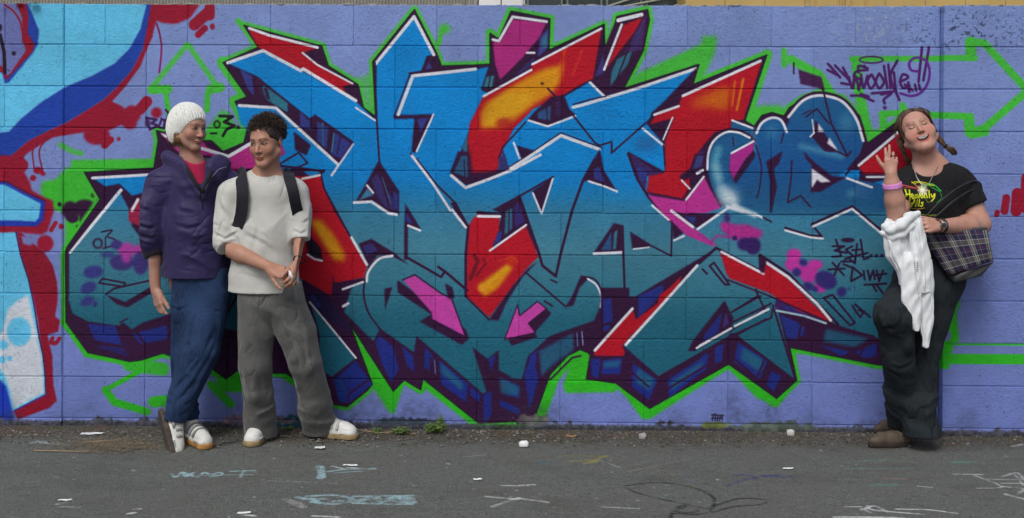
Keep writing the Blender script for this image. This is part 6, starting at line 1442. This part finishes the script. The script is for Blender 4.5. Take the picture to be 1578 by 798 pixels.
def handbag():
    root = thing('handbag', 'plaid shoulder bag with dark base tucked under the arm of the laughing woman', 'bag', P(1480, 432, -.30))
    m = NT('plaid_cloth', .9); uv = m.n('ShaderNodeUVMap'); uv.uv_map = 'UVMap'; q = m.sep(uv.outputs[0]); p = m.obj()
    def stripes(ax, per, lst, base):
        f = m.math('FRACT', m.math('MULTIPLY', ax, per)); c = base
        for (c0, wd, col, st) in lst:
            d = m.math('ABSOLUTE', m.math('SUBTRACT', f, c0)); k = m.math('MULTIPLY', m.math('LESS_THAN', d, wd), st); c = m.mix(k, c, col) if not isinstance(c, tuple) else m.mix(k, c, col)
        return c
    A = stripes(q[0], 3.6, [(.5, .14, (.10, .11, .09), .9), (.5, .035, (.52, .50, .42), .9), (.36, .018, (.50, .48, .46), .9), (.64, .018, (.50, .48, .46), .9), (.95, .012, (.40, .38, .40), .8), (.08, .02, (.20, .02, .05), .8)], (.018, .016, .06))
    B = stripes(q[1], 2.2, [(.45, .15, (.13, .12, .095), .9), (.30, .018, (.52, .50, .48), .9), (.60, .018, (.52, .50, .48), .9), (.92, .014, (.32, .30, .30), .8), (.05, .02, (.20, .02, .05), .8)], (.016, .014, .05))
    c = m.mix(.5, A, B); c = m.mix(m.rng(m.noise(p, 500, 2), .3, .7, 0, .35), c, (.03, .03, .04)); m.col(c); m.bump(m.noise(p, 900, 2), .001, .5)
    base = plain('charcoal_leatherette', lin((62, 62, 66)), .5, .1, 30, .001)
    def slab(name, quad, y0, y1, mat, n=10, bulge=.02, uvs=True, par=root):
        """a soft rounded panel body between front and back outlines: quad = photo corners tl, tr, br, bl"""
        V = []; UV = []
        for side, y in ((0, y0), (1, y1)):
            for j in range(n+1):
                for i in range(n+1):
                    u, v = i/n, j/n
                    x = (quad[0][0]*(1-u)+quad[1][0]*u)*(1-v)+(quad[3][0]*(1-u)+quad[2][0]*u)*v; yy = (quad[0][1]*(1-u)+quad[1][1]*u)*(1-v)+(quad[3][1]*(1-u)+quad[2][1]*u)*v
                    b = bulge*math.sin(math.pi*min(1, max(0, u)))**.5*math.sin(math.pi*(.15+.7*v))
                    V.append(P(x, yy, y+(-b if side == 0 else b)+.006*math.sin(u*9+v*5))); UV.append((u, 1-v))
        m_ = (n+1)**2; F_ = []
        for j in range(n):
            for i in range(n):
                a = j*(n+1)+i; F_.append((a, a+n+1, a+n+2, a+1)); F_.append((m_+a, m_+a+1, m_+a+n+2, m_+a+n+1))
        for i in range(n):
            a, b = i, i+1; F_.append((a, b, m_+b, m_+a)); a, b = n*(n+1)+i, n*(n+1)+i+1; F_.append((b, a, m_+a, m_+b))
            a, b = i*(n+1), (i+1)*(n+1); F_.append((b, a, m_+a, m_+b)); a, b = i*(n+1)+n, (i+1)*(n+1)+n; F_.append((a, b, m_+b, m_+a))
        me = mesh(name, V, F_); ul = me.uv_layers.new(name='UVMap')
        for l_ in me.loops: ul.data[l_.index].uv = UV[l_.vertex_index]
        return link(name, me, mat, par)
    slab('plaid_panel', [(1414, 356), (1522, 354), (1531, 402), (1461, 425)], -.345, -.20, m.m, 14)
    slab('base', [(1461, 426), (1531.5, 403), (1513, 425), (1471, 436)], -.335, -.21, base, 6, .01)
    slab('top_band', [(1418, 353), (1521, 350), (1522, 355), (1416, 357)], -.338, -.205, base, 8, .006)
    sm = plain('dark_strap', lin((46, 44, 50)), .5)
    for k, (a, b) in enumerate((((1500, 276), (1496, 283)), ((1510, 292), (1505, 297)))):
        o = k*16
        pts = [P(1432, 358, -.352), P(1424, 340-o*.0, -.365), P(1441, 318+o, -.352), P(1465, 297+o*1.0, -.335), P(1486, 284+o*.9, -.285), P(1503, 279+o*.8, -.235), P(1512, 286+o*.8, -.14), P(1516, 320, -.13), P(1516, 356, -.21)]
        pts = [V3(q_) for q_ in catmull(pts, 5)]
        tubes('strap', [(pts, .0042)], sm, root, 5)
def sweatshirt():
    root = thing('sweatshirt', 'white sweatshirt hung over the crook of the raised arm, sleeves dangling to the knee', 'sweatshirt', P(1400, 430, -.42))
    S = 1600.0; x0, x1 = P(1398, 400, -.45)[0], P(1438, 400, -.45)[0]; z1, z0 = P(1410, 398, -.45)[2], P(1410, 530, -.45)[2]
    w, h = int((x1-x0)*S), int((z1-z0)*S)
    def tf(p): return np.array([((q[0]-x0)*S, (z1-q[2])*S) for q in (P(a, b, -.45) for a, b in p)])
    cv = Canvas(h, w, tf, S/342.); U = lambda s_: [(1340+float(a)/4.433, 280+float(b)/4.433) for a, b in (q.split(',') for q in s_.split())]
    for s_ in ('290,542 302,540', '290,552 304,552', '312,545 325,545', '315,556 325,556', '292,565 304,563', '312,568 328,568', '296,580 304,578', '312,582 326,582', '300,596 325,596', '305,606 324,606', '295,540 295,590', '320,545 320,600'): cv.line(U(s_), 1.0, (110, 112, 116), soft=.4, a=.8)
    cv.line(U('298,610 305,660 318,740 330,800'), .8, (120, 124, 130), soft=.4, a=.7)
    im = make_image('sleeve_print', np.clip(cv.rgb/np.maximum(cv.al, 1e-3)[..., None], 0, 1), cv.al)
    m = NT('white_fleece', .95); p = m.pos(); q = m.sep(p); base = m.mix(m.rng(m.noise(p, 30, 3), .3, .7), lin((214, 218, 222)), lin((232, 235, 238)))
    t = m.img(im, m.comb(m.rng(q[0], x0, x1), m.rng(q[2], z0, z1), 0.0), 'CLIP'); nz = m.sep(m.n('ShaderNodeNewGeometry').outputs['Normal'])
    m.col(m.mix(m.math('MULTIPLY', t.outputs['Alpha'], m.rng(nz[1], -.1, -.3)), base, t.outputs['Color'])); m.bump(m.noise(p, 350, 3), .0015, .6, m.folds(p, (1, 1, .2), 14, .008)); m.b.inputs['Sheen Weight'].default_value = .2
    def drape(name, rows, dep, seed, npl=9, amp=.012, n=120, mrows=70, par=root, hem=.0):
        """a closed tube of cloth hanging down: rows = (y, left, right, depth) in the photo; crisp pleats run down it"""
        rg = random.Random(seed); rows = np.array(rows, float); ys = np.linspace(rows[0, 0], rows[-1, 0], mrows)
        xl, xr, yd = [np.interp(ys, rows[:, 0], rows[:, k]) for k in (1, 2, 3)]
        for a_ in (xl, xr):
            a_[1:-1] = (a_[:-2]+a_[1:-1]*2+a_[2:])/4
        pl = [(math.pi*1.5+rg.uniform(-1.5, 1.5), rg.uniform(-.8, .8), rg.uniform(.05, .14), rg.uniform(.5, 1)*amp*rg.choice((1, 1, -.9)), rg.uniform(-.3, .7), rg.uniform(.45, 1.3)) for _ in range(npl)]
        th = np.linspace(0, 2*math.pi, n, endpoint=False); V = []
        for i_, yy in enumerate(ys):
            v = i_/(mrows-1); L0, R0 = V3(P(xl[i_], yy, yd[i_])), V3(P(xr[i_], yy, yd[i_])); c = (L0+R0)/2; hw = (R0[0]-L0[0])/2
            taper = min(1, .25+v*6)
            for t in th:
                r = 0.0
                for (t0, dr, wd, am, v0, v1) in pl:
                    d = (t-t0-dr*(v-.5)+math.pi) % (2*math.pi)-math.pi; env = max(0, min(1, (v-v0)*5))*max(0, min(1, (v1-v)*4)); r += am*math.exp(-abs(d)/wd)*env
                wob = .0025*math.sin(v*13+math.cos(t)*3+seed)+.0015*math.sin(v*31+math.cos(t)*5)
                x = c[0]+math.cos(t)*(hw+wob*.6)+math.cos(t)*r*.5; y = c[1]+math.sin(t)*(dep*taper+wob)+(r if math.sin(t) > 0 else -r)*min(1, abs(math.sin(t))*1.6)
                V.append((x, y, c[2]+.002*math.sin(t*3+v*4)))
        F_ = [(a*n+k, a*n+(k+1) % n, (a+1)*n+(k+1) % n, (a+1)*n+k) for a in range(mrows-1) for k in range(n)]
        k0 = len(V); V.append(tuple(np.mean(V[:n], 0))); F_ += [(k0, (k+1) % n, k) for k in range(n)]
        b0 = (mrows-1)*n; c_ = np.mean(V[b0:b0+n], 0); inner = len(V)
        V += [tuple(c_+(V3(V[b0+k])-c_)*.82+V3((0, 0, .004))) for k in range(n)]; F_ += [(b0+k, b0+(k+1) % n, inner+(k+1) % n, inner+k) for k in range(n)]
        k1 = len(V); V.append(tuple(c_+V3((0, 0, .02)))); F_ += [(inner+k, inner+(k+1) % n, k1) for k in range(n)]
        return link(name, mesh(name, V, F_), m.m, par)
    b = drape('draped_body', [(337, 1367, 1386, -.405), (350, 1358, 1396, -.41), (372, 1361, 1402, -.415), (395, 1365, 1404, -.415), (420, 1382, 1406, -.415), (440, 1387, 1405, -.415)], .030, 4, 9, .012)
    drape('draped_front', [(326, 1402, 1418, -.415), (342, 1398, 1420, -.42), (365, 1397, 1427, -.42), (395, 1398, 1434, -.42), (425, 1400, 1437, -.42), (450, 1404, 1437, -.42)], .034, 9, 10, .014)
    drape('sleeve', [(388, 1392, 1414, -.448), (420, 1388, 1418, -.450), (455, 1388, 1420, -.45), (480, 1393, 1420, -.45), (497, 1401, 1418, -.45), (509, 1406, 1417, -.45)], .022, 14, 7, .010)
    drape('sleeve', [(400, 1411, 1437, -.425), (440, 1411, 1438, -.425), (480, 1414, 1437.5, -.42), (510, 1418, 1435, -.42), (520, 1420.5, 1433, -.42), (535, 1421.5, 1432, -.42)], .020, 21, 6, .009)
    for nm, a, b_, r0, r1, yy in (('cuff', (1405.5, 501), (1407.5, 510), .0, .0, -.452), ('cuff', (1420.5, 522), (1421.5, 536), .0, .0, -.421)): pass
    # the rolled bight of cloth lying over the forearm
    F = Field(P(1345, 380, -.50), P(1435, 312, -.30), .0034)
    F.chain([P(1362, 349, -.42), P(1374, 353, -.452), P(1388, 347, -.462), P(1401, 334, -.45), P(1415, 328, -.43)], [.013, .018, .020, .017, .011], .012)
    F.chain([P(1360, 358, -.41), P(1374, 366, -.44), P(1390, 361, -.452), P(1406, 347, -.446)], [.010, .014, .014, .009], .008)
    F.ripples(F.lo, F.lo+F.n*F.h, (.4, 0, 1), 170, .007, 2, cross=.5)
    solid('rolled_edge', F, m.m, root)
person_jacket(); person_boy(); backpack(); person_laughing(); handbag(); sweatshirt()
# ------------------------------------------------------------------ small things on the ground
def small_things():
    rg = random.Random(21)
    # tissue the boy holds
    c = V3(P(449, 425, -.492)); F = Field(c-.04, c+.04, .0024); F.ell(c, (.010, .011, .017), None, .0); F.cone(c+V3((-.004, 0, .008)), c+V3((-.010, -.002, .024)), .006, .003, .008); F.ripples(F.lo, F.lo+F.n*F.h, (1, .2, .4), 400, .0018, 3)
    t = solid('crumpled_tissue', F, plain('tissue_paper', lin((224, 220, 222)), .9, .04, 60), None); tag(t, 'small crumpled white tissue pinched between the hands of the boy', 'tissue')
    # litter
    pm = plain('white_paper', lin((226, 228, 228)), .8, .06, 50)
    def scrap(name, px, py, w, d, h, label, cat, mat=pm, rot=0.0, lump=False):
        g = V3(G(px, py)); g[2] = .005
        if lump:
            F = Field(g-.06, g+.07, .003); F.box(g+V3((0, 0, h*.5)), (w/2, d/2, h/2), h*.25, Matrix.Rotation(rot, 3, 'Z'), 0); F.ell(g+V3((w*.1, 0, h*.55)), (w*.35, d*.4, h*.6), None, .01); F.ripples(F.lo, F.lo+F.n*F.h, (1, 1, .5), 300, .0022, int(px)); F.sink(.003)
            o = solid(name, F, mat, None)
        else:
            bm = bmesh.new(); n = 6; gr = []
            for j in range(4):
                for i in range(n):
                    u, v = i/(n-1)-.5, j/3-.5; x = u*w+rg.uniform(-.1, .1)*d; y = v*d*(1-.3*abs(u))+rg.uniform(-.1, .1)*d
                    gr.append(bm.verts.new((g[0]+x*math.cos(rot)-y*math.sin(rot), g[1]+x*math.sin(rot)+y*math.cos(rot), g[2]+h*(abs(u)*.5*(i != 0)+rg.uniform(0, .5)))))
            for j in range(3):
                for i in range(n-1): bm.faces.new((gr[j*n+i], gr[j*n+i+1], gr[(j+1)*n+i+1], gr[(j+1)*n+i]))
            r = bmesh.ops.extrude_face_region(bm, geom=bm.faces[:]); bmesh.ops.translate(bm, verts=[v for v in r['geom'] if isinstance(v, bmesh.types.BMVert)], vec=(0, 0, .0012)); bmesh.ops.recalc_face_normals(bm, faces=bm.faces)
            o = from_bm(name, bm, mat)
        tag(o, label, cat); return o
    scrap('plaster_lump', 807, 689, .040, .03, .020, 'white lump lying on the asphalt below the middle of the mural', 'stone', lump=True)
    scrap('concrete_chip', 1218, 672, .032, .026, .022, 'pale block shaped chip by the wall foot left of the laughing woman', 'stone', plain('pale_concrete', lin((190, 190, 186)), .9, .1, 60), lump=True)
    scrap('grey_stone', 990, 677, .032, .03, .020, 'small grey stone near the wall right of the white lump', 'stone', plain('grey_rock', lin((150, 146, 150)), .9, .2, 60), lump=True)
    scrap('paper_scrap', 493, 692, .045, .03, .008, 'small folded white paper right in front of the shoes of the boy', 'paper', rot=.2)
    scrap('paper_strip', 142, 670, .10, .03, .006, 'long flat white paper strip left of the white trainers near the wall', 'paper', rot=.05)
    scrap('paper_scrap', 540, 719, .060, .014, .006, 'thin white strip lying on the blue chalk stroke', 'paper', rot=-.1)
    scrap('paper_scrap', 736, 741, .034, .016, .006, 'tiny white scrap alone on the open asphalt', 'paper', rot=.1)
    scrap('dry_leaf', 880, 674, .05, .03, .008, 'curled tan leaf in the dirt below the middle of the wall', 'leaf', plain('tan_leaf', lin((150, 118, 84)), .8, .2, 60), rot=-.2)
    scrap('paper_scrap', 376, 793, .05, .018, .006, 'white scrap nearest the camera below the chalk letters', 'paper', rot=.1)
    scrap('paper_scrap', 100, 773, .05, .015, .006, 'white scrap on the lower left asphalt', 'paper', rot=.1)
    scrap('paper_scrap', 1215, 724, .045, .012, .006, 'flat white scrap on the asphalt below the pale chip', 'paper', rot=.1)
    # twigs
    tw = plain('dry_twig', lin((150, 132, 104)), .9, .2, 60)
    for i, (a, b, lb) in enumerate((((52, 697), (150, 698), 'long pale dry twig lying left of the dead grass'), ((128, 684), (185, 681), 'short dry twig between paper strip and dead grass'), ((330, 690), (372, 681), 'dark thin twig on the dirt between the two friends'))):
        p0, p1 = V3(G(*a)), V3(G(*b)); pts = [p0*(1-u)+p1*u+V3((0, rg.uniform(-.006, .006), .006+rg.uniform(0, .004))) for u in np.linspace(0, 1, 8)]
        o = tubes('twig', [(pts, [.0028, .003, .003, .0026, .0026, .0022, .002, .0012])], tw if i < 2 else plain('dark_twig', (.03, .024, .02), .9), None, 5); tag(o, lb, 'twig')
    # plants at the wall foot
    gm = NT('weed_leaf', .6); p = gm.obj(); gm.col(gm.mix(gm.rng(gm.noise(p, 40, 2), .3, .7), (.055, .11, .02), (.13, .20, .045))); gm.b.inputs['Subsurface Weight'].default_value = .05
    def weed(px, py, n, r, h, label, dark=False):
        g = V3(G(px, py)); g[2] = .004; root = thing('weed', label, 'plant', tuple(g), 'weeds at the wall foot'); V = []; F_ = []; st = []
        for i in range(n):
            a = rg.uniform(0, 6.283); rr = r*rg.random()**.6; hh = h*rg.uniform(.35, 1); b = g+V3((math.cos(a)*rr, math.sin(a)*rr*.7, hh*(1-.4*rr/r)))
            st.append(([g+V3((rg.uniform(-.01, .01), rg.uniform(-.008, .008), 0)), (g+b)/2+V3((0, 0, .008)), b], .0011))
            for k in range(rg.choice((2, 3, 4))):
                q = rg.uniform(0, 6.283); L_ = rg.uniform(.009, .019); d = V3((math.cos(q), math.sin(q)*.8, rg.uniform(-.2, .7))); d = unit(d); sd = unit(np.cross(d, (0, 0, 1)))*L_*.32; k0 = len(V)
                V += [b, b+d*L_*.5+sd, b+d*L_+V3((0, 0, -.003)), b+d*L_*.5-sd, b+d*L_*.5+V3((0, 0, .002))]; F_ += [(k0, k0+1, k0+4), (k0+1, k0+2, k0+4), (k0+2, k0+3, k0+4), (k0+3, k0, k0+4)]
        link('leaves', mesh('leaves', V, F_, False), gm.m, root); tubes('stems', st, gm.m, root, 4)
    weed(672, 668, 70, .055, .055, 'larger leafy green weed growing at the wall foot'); weed(677, 664, 26, .03, .075, 'tall thin weed behind the larger leafy one')
    weed(620, 670, 36, .045, .038, 'small sprawling weed left of the larger leafy one'); weed(584, 668, 12, .03, .022, 'tiny weed nearest the boy between his shoe and the sprawling weed'); weed(443, 664, 10, .03, .02, 'tiny weed growing between the two shoes of the boy')
    tn = [V3(G(x, y))+V3((0, 0, .008)) for x, y in ((535, 662), (560, 666), (585, 669), (610, 668), (640, 671))]
    o = tubes('trailing_stem', [([V3(q) for q in catmull(tn, 5)], .0025)], tw, None, 5); tag(o, 'thin dry stem trailing along the wall foot beside the weeds', 'stem')
    # dead grass, grit and leaf crumbs: nobody could count them
    V = []; F_ = []
    for i in range(3800):
        u = rg.random(); px = rg.gauss(175, 48) if u < .55 else rg.uniform(-60, 1640); py = rg.gauss(688, 6) if u < .55 else rg.triangular(662, 684, 665)
        g = V3(G(px, max(py, 660))); g[2] = .005+rg.uniform(0, .006)
        if g[1] > -.01: g[1] = -.01-rg.random()*.05
        a = rg.uniform(-1.2, 1.2); L_ = rg.uniform(.006, .026) if u < .55 else rg.uniform(.004, .013); d = V3((math.cos(a), math.sin(a), rg.uniform(-.1, .25)))*L_/2; sd = V3((-math.sin(a), math.cos(a), 0))*rg.uniform(.0009, .002)
        k = len(V); V += [g-d-sd, g-d+sd, g+d+sd*.5, g+d-sd*.5]; F_.append((k, k+3, k+2, k+1))
    dm = NT('dead_grass', .95); p = dm.pos(); dm.col(dm.mix(dm.rng(dm.noise(p, 90, 2), .35, .65), (.10, .075, .045), (.34, .28, .19)))
    tag(link('dead_grass', mesh('dead_grass', V, F_, False), dm.m), 'dry grass clippings and leaf crumbs strewn along the wall foot', kind='stuff')
    bm = bmesh.new(); V = []; F_ = []
    base = [(1, 0, 0), (-1, 0, 0), (0, 1, 0), (0, -1, 0), (0, 0, 1), (0, 0, -1)]; tri = [(0, 2, 4), (2, 1, 4), (1, 3, 4), (3, 0, 4), (2, 0, 5), (1, 2, 5), (3, 1, 5), (0, 3, 5)]
    for i in range(5200):
        px = rg.uniform(-120, 1700); py = rg.choice((rg.triangular(660, 700, 668), rg.triangular(660, 690, 666), rg.uniform(690, 830)))
        g = V3(G(px, py)); 
        if g[1] > -.008: g[1] = -.008-rg.random()*.04
        r = rg.uniform(.0012, .0032)*(1.0 if py > 690 else rg.choice((1, 1.5, 2.6))); g[2] = .004; k = len(V)
        V += [g+V3(b)*r*V3((rg.uniform(.7, 1.4), rg.uniform(.7, 1.3), rg.uniform(.5, .9))) for b in base]; F_ += [tuple(k+q for q in t_) for t_ in tri]
    bm.free(); sm = NT('grit', .9); gi = sm.n('ShaderNodeNewGeometry').outputs['Random Per Island']; sm.col(sm.mix(sm.rng(gi, .2, 1.0), (.05, .045, .04), (.27, .255, .235)))
    tag(link('grit', mesh('grit', V, F_, False), sm.m), 'loose grit and small stones on the asphalt', kind='stuff')
small_things()
